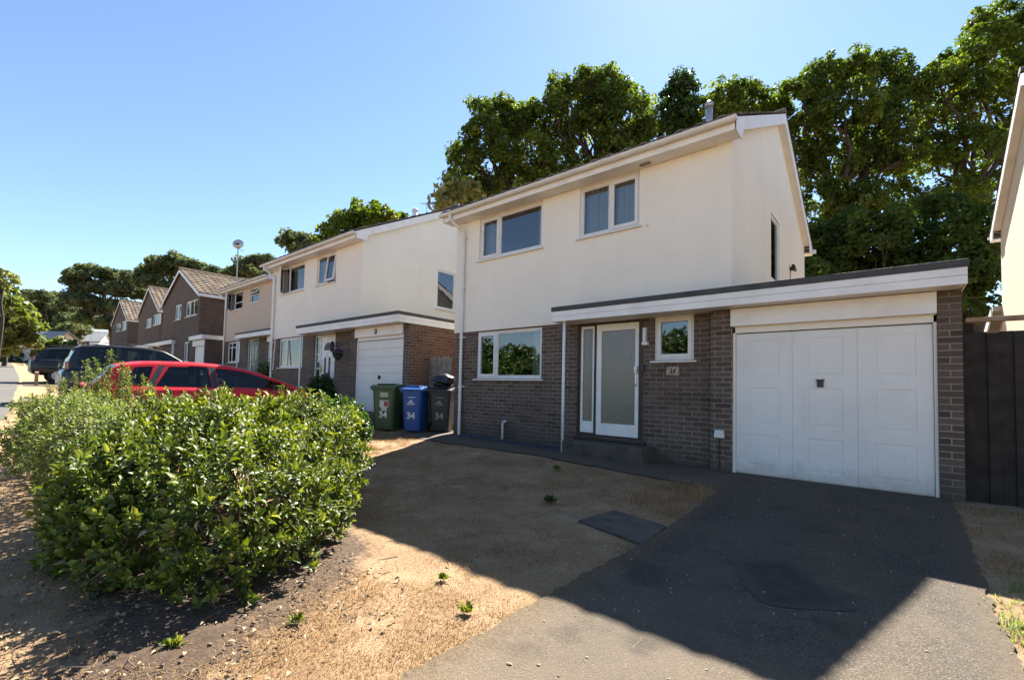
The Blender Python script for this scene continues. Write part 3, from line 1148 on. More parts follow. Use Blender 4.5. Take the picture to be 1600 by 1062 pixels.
    for zz in (4.45, 3.3, 2.2, 1.1):
        m.tube([(px_, -.087, zz), (px_, -.087, zz + .07)], .042, 14)
        m.box(px_ - .06, px_ + .06, -.05, 0 if zz < 2.4 else -.03, zz + .02, zz + .05)
    m.build('downpipe', 'white_upvc', t, smooth=False)
    if kind == 'main':
        m = MB()
        m.tube([(4.56, -.03, 3.86), (4.56, -.06, 3.86), (4.575, -.065, 3.83)], .006, 6)
        m.build('wall_hook', 'zinc_metal', t)
        m = MB()
        m.tube([(W + .02, 7.24, 4.94), (W + .25, 7.3, 4.94)], .05, 12)
        m.build('gutter_outlet', 'white_upvc', t, smooth=True)
        m = MB()
        m.tube([(W + .03, 4.83, 3.98), (W + .13, 4.83, 3.98)], .045, 12)
        m.tube([(W + .11, 4.70, 4.02), (W + .11, 4.98, 3.97)], .035, 12)
        m.tube([(W + .035, 4.83, 3.95), (W + .035, 4.79, 3.6), (W + .035, 4.83, 3.3)], .008, 6)
        m.build('wall_camera', 'black_plastic', t, smooth=True)
    # canopy + garage flat roof
    cl, cr, cy_ = 3.005, 8.255, -.507
    gback = 5.0
    if kind != 'main': cr = 8.26
    m = MB()
    poly = [(cl, cy_), (cr, cy_), (cr, gback), (W + .035, gback), (W + .035, -.035), (cl, -.035)]
    m.prism([(x_ + (.012 if x_ > 8 else (-.012 if x_ < 4 else 0)), y_ - (.012 if y_ < -.4 else 0)) for x_, y_ in poly], 2, 2.495, 2.577)
    m.build('felt_roof', 'felt', t, bevel=.006)
    m = MB()
    m.box(cl, cr, cy_, cy_ + .022, 2.409, 2.494)
    m.box(cl, cr, cy_ + .004, cy_ + .022, 2.314, 2.407)
    m.box(cr - .022, cr, cy_ + .023, gback, 2.409, 2.494)
    m.box(cr - .022, cr - .004, cy_ + .023, gback, 2.314, 2.407)
    m.box(cl, cl + .022, cy_ + .023, -.032, 2.409, 2.494)
    m.box(cl + .004, cl + .022, cy_ + .023, -.032, 2.314, 2.407)
    m.build('canopy_fascia', 'white_paint', t, bevel=.003)
    m = MB()
    m.box(cl + .025, cr - .025, cy_ + .025, -.002, 2.322, 2.334)
    m.build('canopy_soffit', 'white_paint', t)
    m = MB()
    m.tube([(3.235, -.45, -.1), (3.235, -.45, 2.33)], .026, 14)
    m.build('canopy_post', 'white_paint', t, smooth=True)
    # garage walls
    gl, gr = 5.60, 8.235
    dl, dr, dh = 5.93, 8.00, 1.963
    m = MB()
    m.wall(gl, gr, -.4, 2.31, -.15, .0, [(dl - .04, dr + .035, -.5, 2.33)])
    m.islands('garage_pier', 'brown_brick', t)
    m = MB()
    m.wall(.002, gback, -.4, 2.40, gr - .11, gr, [], ax=0)
    m.wall(W + .002, gr - .11, -.4, 2.40, gback - .11, gback, [])
    m.build('garage_side_wall', brick, t)
    m = MB()
    m.box(dl - .05, dr + .03, -.20, -.155, 2.066, 2.312)
    m.build('lintel_board', 'white_paint', t, bevel=.004)
    m = MB()
    fr_y = (-.12, -.04)
    m.box(dl - .038, dl - .002, *fr_y, -.1, 2.06)
    m.box(dr + .002, dr + .033, *fr_y, -.1, 2.06)
    m.box(dl - .038, dr + .033, *fr_y, dh + .012, 2.09)
    m.build('garage_door_frame', 'cream_render' if kind == 'main' else 'white_paint', t, bevel=.003)
    m = MB()
    gd_y = -.085
    if kind == 'main':
        m.box(dl, dr, gd_y, gd_y + .03, 0.0, dh)
        cw = (dr - dl) / 3
        door_ = m.build('garage_door', 'door_white', t, bevel=.004)
        m = MB()
        for c in range(3):
            x0 = dl + cw * c
            # raised stiles split the three leaves with a fine seam
            m.wall(x0 + .002, x0 + cw - .002, .012, dh - .012, gd_y - .006, gd_y + .002,
                   [(x0 + .15, x0 + cw - .15, za, zb) for za, zb in ((.12, .55), (.70, 1.20), (1.36, 1.86))])
        m.build('panel_moulding', 'door_white', door_, bevel=.005)
        m = MB()
        for c in range(3):
            x0 = dl + cw * c
            for za, zb in ((.12, .55), (.70, 1.20), (1.36, 1.86)):
                m.box(x0 + .185, x0 + cw - .185, gd_y - .004, gd_y + .002, za + .035, zb - .035)
        m.islands('raised_panel', 'door_white', door_, bevel=.006)
        m = MB()
        hx, hz = 6.93, 1.27
        m.prism([(hx + .78 * a_, hz + .78 * b_) for a_, b_ in ((-.045, -.065), (.045, -.065), (.045, .035), (.062, .045), (.055, .065), (-.055, .065), (-.062, .045), (-.045, .035))], 1, gd_y - .03, gd_y - .008)
        m.tube([(hx, gd_y - .03, hz + .03), (hx, gd_y - .05, hz + .03)], .012, 10)
        m.build('handle', 'black_plastic', door_, bevel=.003)
    else:
        nrib = 9
        for k in range(nrib):
            za = dh * k / nrib
            m.box(dl, dr, gd_y, gd_y + .03, za, za + dh / nrib - .01)
            m.box(dl, dr, gd_y + .008, gd_y + .03, za + dh / nrib - .01, za + dh / nrib)
        door_ = m.build('garage_door', 'door_white', t, bevel=.004)
        m = MB()
        m.disc((6.97, gd_y - .012, .98), (0, 1, 0), .05, .03, 18)
        m.box(6.96, 6.98, gd_y - .05, gd_y - .02, .93, 1.03)
        m.build('handle', 'black_plastic', door_, bevel=.002)
        if kind == 'near':
            m = MB()
            pts = [(6.9 + .055 * math.cos(a), 2.19 + .075 * math.sin(a)) for a in np.linspace(0, 2 * math.pi, 20, endpoint=False)]
            m.prism(pts, 1, -.215, -.201)
            pq = m.build('number_plaque', 'door_green', t, bevel=.002)
            text_obj('19', .085, 'number_white', pq, 'number', Matrix.Translation((6.9, -.217, 2.19)) @ TX_FRONT, .001)
    # windows
    IDT = Matrix.Translation((0, -.0, 0))
    if kind == 'main':
        window(t, IDT, *win_lo, [(win_lo[0], 1.22, True), (1.22, win_lo[1], False)], curtain=[(2.08, 2.38, 2.3)], sill=True)
        TU = Matrix.Translation((0, -.03, 0))
        window(t, TU, *win_a, [(win_a[0], 1.26, True), (1.26, win_a[1], False)], curtain=[(.74, 1.22, 4.8), (2.2, 2.38, 4.8)])
        window(t, TU, *win_b, [(win_b[0], 3.86, False), (3.86, win_b[1], True)], curtain=[(3.3, 3.83, 4.8), (3.9, 4.39, 4.8)])
        window(t, IDT, *small, [(small[0], small[1], True)], name='window')
    elif kind == 'near':
        window(t, IDT, *win_lo, [(win_lo[0], 1.22, False), (1.22, win_lo[1], False)], curtain=[(.72, .95, 2.3), (2.1, 2.38, 2.3)])
        TU = Matrix.Translation((0, -.03, 0))
        window(t, TU, *win_a, [(win_a[0], 1.26, True), (1.26, win_a[1], False)], opened=(0, 'l', R(38)), curtain=[(1.3, 1.5, 4.8)])
        window(t, TU, *win_b, [(win_b[0], 3.84, False), (3.84, win_b[1], True)], opened=(1, 't', R(6), .82), curtain=[(3.3, 3.5, 4.8)])
    elif kind == 'far':
        window(t, IDT, *win_lo, [(win_lo[0], 1.1, False), (1.1, 1.65, False), (1.65, win_lo[1], False)], transom=2.0, curtain=[(1.7, 2.15, 2.2)])
        TU = Matrix.Translation((0, -.03, 0))
        window(t, TU, *win_a, [(win_a[0], 1.3, True), (1.3, win_a[1], False)], opened=(0, 'l', R(45)), transom=4.25)
        window(t, TU, *win_b, [(win_b[0], win_b[1], True)], opened=(0, 't', R(30), .28))
    if kind != 'right':
        window(t, TR(W + .03), *sw, [(sw[0], sw[1], False)], sill=kind != 'main', curtain=None, reveal=.02)
    else:
        window(t, Matrix.Translation((-.03, 0, 0)) @ Matrix.Rotation(R(-90), 4, 'Z'), -sw[1], -sw[0], sw[2], sw[3], [(-sw[1], -sw[0], False)], sill=False)
    # front door
    if kind == 'main':
        m = MB()
        m.wall(door[0], door[1], door[2], door[3], .03, .12, [(3.285, 3.565, .36, 2.27), (3.605, 4.405, .335, 2.285)])
        df = m.build('door_frame', 'dark_frame', t, bevel=.004)
        m = MB()
        m.wall(3.285, 3.565, .36, 2.27, .045, .10, [(3.325, 3.525, .56, 2.22)])
        s_ = m.build('side_light', 'white_paint', df, bevel=.004)
        m = MB()
        m.box(3.32, 3.53, .07, .078, .555, 2.225)
        m.build('frosted_pane', 'frosted_glass', s_)
        m = MB()
        m.wall(3.608, 4.402, .338, 2.282, .04, .09, [(3.705, 4.335, .545, 2.165)])
        d_ = m.build('front_door', 'white_paint', t, bevel=.004)
        m = MB()
        m.box(3.70, 4.34, .062, .07, .54, 2.17)
        m.build('frosted_pane', 'frosted_glass', d_)
        m = MB()
        m.box(4.335, 4.395, -.002, .039, 1.42, 1.53)
        m.tube([(4.37, .02, 1.2), (4.37, -.015, 1.24), (4.37, -.015, 1.42), (4.37, .03, 1.44)], .009, 10)
        m.disc((4.37, -.01, 1.48), (0, 1, 0), .02, .03, 14)
        m.build('door_handle', 'chrome', d_, bevel=.002)
        m = MB()
        m.box(4.455, 4.53, -.045, -.002, 1.43, 1.56)
        m.build('door_bell', 'black_plastic', t, bevel=.006)
        m = MB()
        m.box(3.2, 4.56, -.06, .03, .245, .298)
        m.build('threshold', 'dark_frame', t, bevel=.006)
        m = MB()
        m.prism([(3.26, -.50), (4.72, -.52), (4.74, -.002), (3.24, -.002)], 2, -.1, .235)
        m.build('doorstep', 'concrete', t, bevel=.02, seg=3)
        m = MB()
        m.box(4.515, 4.565, -.08, -.002, 1.93, 2.16)
        m.box(4.505, 4.6, -.09, -.002, 1.87, 1.925)
        m.build('wall_lamp', 'white_upvc', t, bevel=.005)
        m = MB()
        rr_ = random.Random(3)
        pts = [(4.995 + (.10 + rr_.uniform(-.006, .006)) * max(-1, min(1, 1.35 * math.cos(a))), 1.445 + (.07 + rr_.uniform(-.005, .005)) * max(-1, min(1, 1.35 * math.sin(a)))) for a in np.linspace(0, 2 * math.pi, 28, endpoint=False)]
        m.prism(pts, 1, -.028, -.002)
        pq = m.build('number_plaque', 'stone_cream', t, bevel=.004)
        text_obj('34', .105, 'black_plastic', pq, 'number', Matrix.Translation((4.995, -.0295, 1.445)) @ TX_FRONT, .002, .002)
        m = MB()
        m.prism([(5.665, .475), (5.80, .475), (5.79, .585), (5.675, .585)], 1, -.215, -.152)
        mbx = m.build('meter_box', 'white_upvc', t, bevel=.006)
        m = MB()
        m.box(5.722, 5.732, -.163, -.152, -.05, .474)
        m.build('cable', 'black_plastic', mbx)
        m = MB()
        m.tube([(1.53, -.07, -.05), (1.53, -.07, .36), (1.545, -.075, .42), (1.59, -.08, .445), (1.625, -.082, .43)], .024, 12)
        m.build('waste_pipe', 'white_upvc', t, smooth=True)
    elif kind == 'near':
        m = MB()
        m.wall(3.2, 4.5, .28, 2.31, .03, .10, [(3.28, 3.55, .36, 2.25), (3.60, 4.42, .33, 2.27)])
        df = m.build('door_frame', 'white_upvc', t, bevel=.004)
        m = MB()
        m.box(3.28, 3.55, .06, .066, .36, 2.25)
        s_ = m.build('side_light', 'window_glass', df)
        m = MB()
        for zz in (.8, 1.25, 1.7):
            m.box(3.28, 3.55, .055, .072, zz, zz + .03)
        m.build('glazing_bar', 'white_upvc', df)
        m = MB()
        m.box(3.605, 4.415, .045, .085, .335, 2.265)
        d_ = m.build('front_door', 'white_upvc', t, bevel=.004)
        m = MB()
        arc = [(4.01 + .24 * math.cos(a), 1.82 + .24 * math.sin(a)) for a in np.linspace(0, math.pi, 12)]
        m.prism(arc, 1, .038, .044)
        for xx in (3.84, 4.10):
            m.box(xx - .03, xx + .07, .038, .044, .95, 1.6)
        m.build('door_glazing', 'black_plastic', d_)
        m = MB()
        m.box(3.63, 3.66, 0, .045, 1.15, 1.35)
        m.build('door_handle', 'brass', d_)
        m = MB()
        m.tube([(4.72, -.02, 1.98), (4.72, -.22, 2.02)], .01, 8)
        m.tube([(4.72, -.22, 1.72), (4.72, -.22, 1.76), (4.72, -.22, 1.92), (4.72, -.22, 1.97), (4.72, -.22, 2.05)], [.02, .06, .085, .06, .008], 8)
        m.build('wall_lantern', 'black_plastic', t)
        m = MB()
        m.box(3.1, 4.6, -.4, -.002, -.2, .2)
        m.build('doorstep', 'concrete', t, bevel=.02)
    elif kind == 'far':
        m = MB()
        m.wall(3.2, 4.5, .28, 2.31, .03, .10, [(3.28, 3.5, .36, 2.25), (3.56, 4.42, .33, 2.27)])
        df = m.build('door_frame', 'white_upvc', t, bevel=.004)
        m = MB()
        m.box(3.28, 3.5, .06, .066, .36, 2.25)
        m.build('side_light', 'window_glass', df)
        m = MB()
        m.box(3.565, 4.415, .045, .085, .335, 2.265)
        d_ = m.build('front_door', 'door_green', t, bevel=.004)
        m = MB()
        m.box(3.74, 3.86, .038, .044, 1.3, 2.0)
        m.box(4.08, 4.2, .038, .044, 1.3, 2.0)
        m.build('door_glazing', 'frosted_glass', d_)
        m = MB()
        m.box(3.87, 4.1, .03, .044, 1.08, 1.13)
        m.build('letter_box', 'brass', d_)
        m = MB()
        m.box(3.1, 4.6, -.4, -.002, -.2, .2)
        m.build('doorstep', 'concrete', t, bevel=.02)
    return t


# ------------------------------------------------------------------ brick gable-fronted houses
def gable_house(label, xl, xr, y0, zb, eave, ridge, depth, wins, garage=None, porch=None, seed=0):
    """front gable faces -Y; coordinates world, converted to local"""
    t = thing('house', label, 'house', (xl, y0, zb), 0, 'brick houses with tiled gables up the street')
    W = xr - xl
    e, r_ = eave - zb, ridge - zb
    holes = [(a - xl, b_ - xl, c - zb, d - zb) for a, b_, c, d in wins]
    m = MB()
    m.wall(0, W, -.6, e, 0, .25, holes)
    m.prism([(0, e), (W, e), (W / 2, r_)], 1, 0, .25)
    m.wall(.25, depth, -.6, e, W - .25, W, [], ax=0)
    m.wall(.25, depth, -.6, e, 0, .25, [], ax=0)
    m.wall(.25, W - .25, -.6, e, depth - .25, depth, [])
    m.prism([(0, e), (W, e), (W / 2, r_)], 1, depth - .25, depth)
    m.build('brick_wall', 'dark_brick', t)
    m = MB()
    m.box(.2, W - .2, .3, depth - .3, 2.3, 2.4)
    m.box(.2, W - .2, .3, depth - .3, e - .05, e)
    m.box(.2, W - .2, 3.2, 3.3, 0, e)
    m.build('floor', 'interior', t)
    h = (r_ - e)
    k = .22 / (W / 2)
    sl = [(((W + .22, -.15, e - h * k + .1), (0, depth + .3, 0), (-(W / 2 + .22), 0, h * (1 + k)), 24, 11), dict(prof=.03, step=.05, seed=seed)),
          (((-.22, -.15, e - h * k + .1), (0, depth + .3, 0), (W / 2 + .22, 0, h * (1 + k)), 24, 11), dict(prof=.04, step=.045, seed=seed + 1))]
    rf = tiled_roof(t, sl, 'brown_tile')
    m = MB()
    m.tube([(W / 2, -.16, r_ + .11), (W / 2, depth + .16, r_ + .11)], .11, 8)
    m.build('ridge_tiles', 'brown_tile', rf)
    for sx in (0, 1):
        m = MB()
        q = (lambda x: x) if sx == 0 else (lambda x: W - x)
        m.prism([(q(-.2), e - h * k - .1), (q(W / 2), r_ - .1), (q(W / 2), r_ + .08), (q(-.2), e - h * k + .1)], 1, -.14, -.11)
        m.build('barge_board', 'white_paint', t)
    m = MB()
    m.box(W + .02, W + .2, -.1, depth, e - h * k - .06, e - h * k - .04)
    m.box(W + .19, W + .215, -.1, depth + .1, e - h * k - .08, e - h * k + .09)
    m.box(-.215, -.19, -.1, depth + .1, e - h * k - .08, e - h * k + .09)
    m.build('fascia', 'white_paint', t)
    for i, (a, b_, c, d) in enumerate(holes):
        n = 3 if (b_ - a) > 1.5 else 2
        li = [(a + (b_ - a) * k_ / n, a + (b_ - a) * (k_ + 1) / n, k_ == 0) for k_ in range(n)]
        window(t, ID, a, b_, c, d, li, curtain=[(a + .08, a + .08 + (b_ - a) * .8, d - .05)])
    if garage:
        ga, gb, gy, gt = garage      # x range, front y, roof top (world)
        ga, gb, gy, gt = ga - xl, gb - xl, gy - y0, gt - zb
        m = MB()
        m.wall(ga + .1, gb - .1, -.6, gt - .25, gy + .2, gy + .35, [(ga + .35, gb - .3, -.7, gt - .5)])
        m.wall(gy + .35, gy + 5.2, -.6, gt - .25, gb - .25, gb - .1, [], ax=0)
        if ga > W:
            m.wall(gy + .35, gy + 5.2, -.6, gt - .25, ga + .1, ga + .25, [], ax=0)
        m.build('garage_wall', 'dark_brick', t)
        m = MB()
        m.box(ga, gb, gy, gy + .03, gt - .27, gt - .05)
        m.box(gb - .03, gb, gy + .031, gy + 5.3, gt - .27, gt - .05)
        m.build('garage_fascia', 'white_paint', t)
        m = MB()
        m.box(ga - .02, gb + .02, gy - .02, gy + 5.3, gt - .049, gt)
        m.build('felt_roof', 'felt', t)
        m = MB()
        m.box(ga + .36, gb - .31, gy + .24, gy + .28, -.3, gt - .52)
        m.box(ga + .2, gb - .15, gy + .14, gy + .19, gt - .6, gt - .28)
        m.build('garage_door', 'door_white', t, bevel=.004)
    if porch:
        pa, pb, py0, py1, pt = porch
        pa, pb, py0, py1, pt = pa - xl, pb - xl, py0 - y0, py1 - y0, pt - zb
        m = MB()
        m.box(pa, pb, py0, py1, pt - .06, pt)
        m.build('felt_roof', 'felt', t)
        m = MB()
        m.box(pa, pb, py0, py0 + .03, pt - .3, pt - .061)
        m.box(pb - .03, pb, py0 + .031, py1, pt - .3, pt - .061)
        m.build('porch_fascia', 'white_paint', t)
        m = MB()
        for xx in (pa + .2, (pa + pb) / 2, pb - .2):
            m.box(xx - .06, xx + .06, py0 + .1, py0 + .22, -.6, pt - .3)
        m.islands('porch_post', 'white_paint', t)
    return t


white_house((0, 0, 0), 'cream rendered house over dark brick with white panelled garage door, nearest the viewer', 'main')
white_house((-9.67, -.08, .35), 'cream rendered house next door behind the wheelie bins, with a ribbed white garage door', 'near')
white_house((-19.34, 1.5, .87), 'pinkish beige rendered house with open windows and dark green door', 'far')
rh = white_house((9.57, 1.2, .0), 'sunlit yellow cream house at the right edge, with a long sloping white barge board', 'right')
# rear lean-to of the right-hand house
m = MB()
m.wall(.0, 2.6, -.2, 2.3, 7.0, 9.2, [], ax=1)
m.prism([(7.0, 2.3), (9.2, 2.3), (9.2, 2.35), (7.0, 3.15)], 0, .0, 2.6)
lt = m.build('rear_extension', 'yellow_render', rh)
m = MB()
m.prism([(6.98, 3.16), (9.5, 2.24), (9.5, 2.36), (6.98, 3.28)], 0, -.18, 2.7)
m.build('extension_roof', 'roof_grey', lt)
m = MB()
m.prism([(6.98, 3.02), (9.5, 2.1), (9.5, 2.3), (6.98, 3.22)], 0, -.22, -.19)
m.build('barge_board', 'white_paint', lt)

# street of brick gables, climbing to the left
def onY(px, py, Y):
    return on(px, py, 1, Y)


def rect(px0, px1, py0, py1, Y):
    a, b_ = onY(px0, py1, Y), onY(px1, py0, Y)
    return (a[0], b_[0], a[2], b_[2])


Yb = 1.0
a, c = onY(255, 478, Yb), onY(313, 458, Yb)
ap = onY(286, 421, Yb)
gable_house('nearest brown brick gable house up the street, beside the pinkish one', a[0], c[0], Yb, 1.2, 6.03, ap[2] - .05, 8.5,
            [rect(273, 284, 474, 501, Yb), rect(290, 309, 466, 496, Yb), rect(286, 296, 533, 566, Yb)],
            garage=(on(295, 523, 1, .6)[0], on(316, 523, 1, .6)[0], .6, 3.62), seed=1)
Yb = 2.8
a, c = onY(217, 493, Yb), onY(250, 482, Yb)
ap = onY(234, 450, Yb)
gable_house('middle brown brick gable house up the street, with a white flat-roofed porch', a[0], c[0], Yb, 2.1, onY(250, 484, Yb)[2], ap[2] - .05, 8.5,
            [rect(228, 237, 496, 513, Yb), rect(239, 250, 489, 509, Yb)],
            porch=(on(205, 540, 1, .8)[0], on(268, 531, 1, .8)[0] + .0, .8, 2.8, on(268, 529, 1, .8)[2]), seed=4)
Yb = 4.0
a, c = onY(176, 506, Yb), onY(200, 497, Yb)
ap = onY(187, 471, Yb)
gable_house('farthest and smallest brown brick gable house up the street', a[0], c[0], Yb, 3.0, onY(200, 499, Yb)[2], ap[2] - .05, 8.5,
            [rect(181, 189, 502, 519, Yb), rect(190, 198, 500, 517, Yb)], seed=7)


# far pale houses
def far_house(label, px0, px1, pye, pyr, D, wall, roofm, wins, ang=0., group='pale houses at the far end of the street'):
    a, b_ = dep(px0, pye, D), dep(px1, pye, D)
    ctr = (a + b_) / 2
    Wd = np.linalg.norm(b_ - a)
    base = float(gz(ctr[0], ctr[1]))
    e = max(2.6, ctr[2] - base)
    r_ = e + D * (pye - pyr) / FPX
    # front faces the camera, roughly; eave line across the view
    t = thing('house', label, 'house', (ctr[0], ctr[1], base), math.atan2(RT[1], RT[0]) + ang, group)
    dp = 7.
    m = MB()
    m.wall(-Wd / 2, Wd / 2, -1, e, 0, .3, [])
    m.wall(.3, dp, -1, e, Wd / 2 - .3, Wd / 2, [], ax=0)
    m.wall(.3, dp, -1, e, -Wd / 2, -Wd / 2 + .3, [], ax=0)
    m.prism([(0, e), (dp, e), (dp / 2, r_ - .1)], 0, -Wd / 2, -Wd / 2 + .3)
    m.prism([(0, e), (dp, e), (dp / 2, r_ - .1)], 0, Wd / 2 - .3, Wd / 2)
    m.build('wall', wall, t)
    m = MB()
    m.prism([(-.4, e - .12), (dp / 2, r_), (dp + .4, e - .12), (dp + .4, e), (dp / 2, r_ + .14), (-.4, e)], 0, -Wd / 2 - .3, Wd / 2 + .3)
    m.build('roof', roofm, t)
    m = MB()
    m.box(-Wd / 2 - .3, Wd / 2 + .3, -.44, -.4, e - .2, e + .02)
    m.build('fascia', 'white_paint', t)
    for (u, z, ww, hh) in wins:
        m = MB()
        u0 = -Wd / 2 + u * Wd
        m.wall(u0, u0 + ww, z, z + hh, -.03, .0, [(u0 + .08, u0 + ww / 2 - .03, z + .08, z + hh - .08), (u0 + ww / 2 + .03, u0 + ww - .08, z + .08, z + hh - .08)])
        f_ = m.build('window', 'white_upvc', t)
        m = MB()
        m.box(u0 + .02, u0 + ww - .02, -.012, -.004, z + .02, z + hh - .02)
        m.build('pane', 'frosted_glass', f_)
    return t


far_house('long low house with a pale grey roof behind the left tree', -40, 62, 572, 545, 60, 'white_render', 'roof_grey', [(.1, 1., 1.4, 1.1), (.6, 1., 1.4, 1.1)])
far_house('pale house with a grey sunlit roof rising over the low spreading tree', 88, 140, 545, 514, 75, 'white_render', 'roof_grey', [(.7, 3.2, 1.2, 1.1)], .25)
far_house('white two-storey house with dark windows beyond the parked people carrier', 122, 152, 527, 512, 82, 'white_render', 'roof_grey', [(.3, 3.3, 1.3, 1.2), (.65, 3.3, 1.3, 1.2)], .3)
far_house('plain white house wall just left of the farthest brick gable', 142, 182, 521, 509, 95, 'white_render', 'roof_grey', [], .35)

# flat-roofed dark garage below the far white houses
p = dep(165, 565, 46)
t = thing('garage', 'dark flat-roofed outbuilding below the far white houses, beside the farthest brick gable', 'garage', (p[0], p[1], float(gz(p[0], p[1]))), math.atan2(RT[1], RT[0]))
zt = dep(165, 538, 46)[2] - t.location.z
m = MB()
m.wall(-2.2, 2.2, -.5, zt - .25, 0, .2, [(-1.6, .8, -.6, zt - .7)])
m.wall(.2, 5, -.5, zt - .25, 2, 2.2, [], ax=0)
m.build('wall', 'dark_brick', t)
m = MB()
m.prism([(-2.5, zt - .9), (2.4, zt), (2.4, zt + .1), (-2.5, zt - .8)], 1, -.3, 5.2)
m.build('roof', 'felt', t)
m = MB()
m.box(-1.58, .78, .05, .1, -.4, zt - .72)
m.build('door', 'fence_dark', t)

# ------------------------------------------------------------------ fence between the right-hand house and the garage
t = thing('fence', 'dark boarded fence with a sunlit brown top rail, between the garage and the right-hand house', 'fence', (8.27, 0.02, 0))
m = MB()
for k in range(14):
    x0 = -.03 + k * .1
    m.box(x0 - (.012 if k % 2 else 0), x0 + .09 + (.014 if k % 2 else 0), .0 + (.019 if k % 2 else 0), .018 + (.019 if k % 2 else 0), -.1, 1.85 + .01 * math.sin(k * 2.3))
m.build('boards', 'fence_dark', t, bevel=.002)
m = MB()
m.box(.01, 1.36, .0385, .075, .35, .43)
m.box(.01, 1.36, .0385, .075, 1.5, 1.58)
m.islands('rail', 'fence_dark', t)
m = MB()
m.box(.0, 1.37, -.04, .06, 1.965, 2.015)
m.build('top_rail', 'rail_wood', t, bevel=.004)
m = MB()
for x0 in (.0, .72, 1.29):
    m.box(x0, x0 + .075, .0755, .13, -.1, 1.964)
m.islands('post', 'fence_dark', t)

# grey timber gate beside the neighbour's garage wall
t = thing('garden_gate', 'weathered grey boarded gate between the brick side wall and the white downpipe', 'gate', (-1.425, .46, .12))
m = MB()
for k in range(7):
    m.box(k * .115, k * .115 + .108, 0, .02, .0, 1.74 + .02 * math.sin(k * 1.7))
m.build('boards', 'grey_wood', t, bevel=.003)
m = MB()
for zz in (.25, 1.3):
    m.box(0, .80, .021, .06, zz, zz + .09)
m.islands('rail', 'grey_wood', t)


# ------------------------------------------------------------------ wheelie bins
def wheelie_bin(label, loc, rz, mat, w_=.56, d_=.70, h_=1.05, number=True, stickers=False, logo=True, faint=False):
    t = thing('wheelie_bin', label, 'wheelie bin', loc, rz, 'wheelie bins marked 34 beside the neighbour garage')
    # front (number) faces -Y
    m = MB()
    hb, hd = w_ * .37, d_ * .38
    ht, hdt = w_ * .47, d_ * .46
    lev = [(0.03, hb, hd), (.25, hb + (ht - hb) * .25, hd + (hdt - hd) * .25), (h_ * .8, hb + (ht - hb) * .85, hd + (hdt - hd) * .85), (h_ - .1, ht, hdt)]
    rings = []
    for z, a, b_ in lev:
        c = .05
        rings.append([(-a + c, -b_, z), (a - c, -b_, z), (a, -b_ + c, z), (a, b_ - c, z), (a - c, b_, z), (-a + c, b_, z), (-a, b_ - c, z), (-a, -b_ + c, z)])
    vs = [p for r_ in rings for p in r_]
    fs = [tuple(range(8))[::-1]]
    for i in range(3):
        for k in range(8):
            fs.append((i * 8 + k, i * 8 + (k + 1) % 8, i * 8 + 8 + (k + 1) % 8, i * 8 + 8 + k))
    fs.append(tuple(range(24, 32)))
    m.add(vs, fs)
    # rim
    m.box(-ht - .015, ht + .015, -hdt - .02, hdt + .02, h_ - .13, h_ - .085)
    m.build('body', mat, t, bevel=.012)
    m = MB()
    m.prism([(-hdt - .05, h_ - .084), (-hdt - .05, h_ - .05), (-hdt + .06, h_ - .01), (hdt * .3, h_ + .02), (hdt + .02, h_ - .01), (hdt + .05, h_ - .084)], 0, -ht - .03, ht + .03)
    lid = m.build('lid', mat, t, bevel=.012, seg=3)
    m = MB()
    m.box(-ht * .7, ht * .7, -hdt * .7, hdt * .45, h_ - .0, h_ + .032)
    m.build('lid_panel', mat, lid, bevel=.015)
    m = MB()
    m.tube([(-ht * .8, hdt + .09, h_ - .06), (ht * .8, hdt + .09, h_ - .06)], .015, 10)
    m.box(-ht * .8, -ht * .7, hdt, hdt + .09, h_ - .08, h_ - .04)
    m.box(ht * .7, ht * .8, hdt, hdt + .09, h_ - .08, h_ - .04)
    m.build('handle', mat, t)
    for sx in (-1, 1):
        m = MB()
        m.disc((sx * (w_ * .4 + .02), hd + .03, .1), (1, 0, 0), .1, .05, 20)
        m.build('wheel', 'black_rubber', t, bevel=.008)
    slope = math.atan2((hdt - hd), h_ - .13)
    nm = 'kerb_stone' if mat == 'bin_black' else 'number_white'
    def face(z):
        f_ = (z - .03) / (h_ - .13)
        return -(hd + (hdt - hd) * f_) - .002
    if number:
        text_obj('34', .205, nm, t, 'number', Matrix.Translation((.0, face(.38) - .003, .37)) @ Matrix.Rotation(slope, 4, 'X') @ TX_FRONT, .001, .006)
    if logo:
        m = MB(Matrix.Translation((0, face(.66) - .004, .66)) @ Matrix.Rotation(slope, 4, 'X'))
        m.prism([(-.1, -.035), (.1, -.035), (.1, -.02), (-.1, -.02)], 1, -.001, .001)
        m.prism([(-.09, -.005), (-.02, .05), (.03, .04), (.09, -.02), (.02, .005), (-.02, .01)], 1, -.001, .001)
        m.prism([(-.06, .02), (.0, .075), (.05, .075), (.0, .05)], 1, -.001, .001)
        m.prism([(-.08, .125), (.1, .125), (.1, .14), (-.04, .14)], 1, -.001, .001)
        m.build('recycling_emblem', nm, t, fix=False)
    if stickers:
        m = MB(Matrix.Translation((.03, face(.82) - .004, .84)) @ Matrix.Rotation(slope, 4, 'X'))
        m.box(-.1, .1, -.001, .001, -.055, .055)
        m.build('sticker', 'sticker_cream', t)
        m = MB(Matrix.Translation((.03, face(.62) - .004, .62)) @ Matrix.Rotation(slope, 4, 'X'))
        m.box(-.11, .11, -.001, .001, -.07, .09)
        m.box(-.07, .07, -.001, .001, -.15, -.07)
        s_ = m.build('sticker', 'sticker_white', t)
        m = MB(Matrix.Translation((.03, face(.62) - .007, .62)) @ Matrix.Rotation(slope, 4, 'X'))
        m.box(.0, .1, -.001, .001, -.05, .07)
        m.build('sticker_mark', 'sticker_red', s_)
    return t


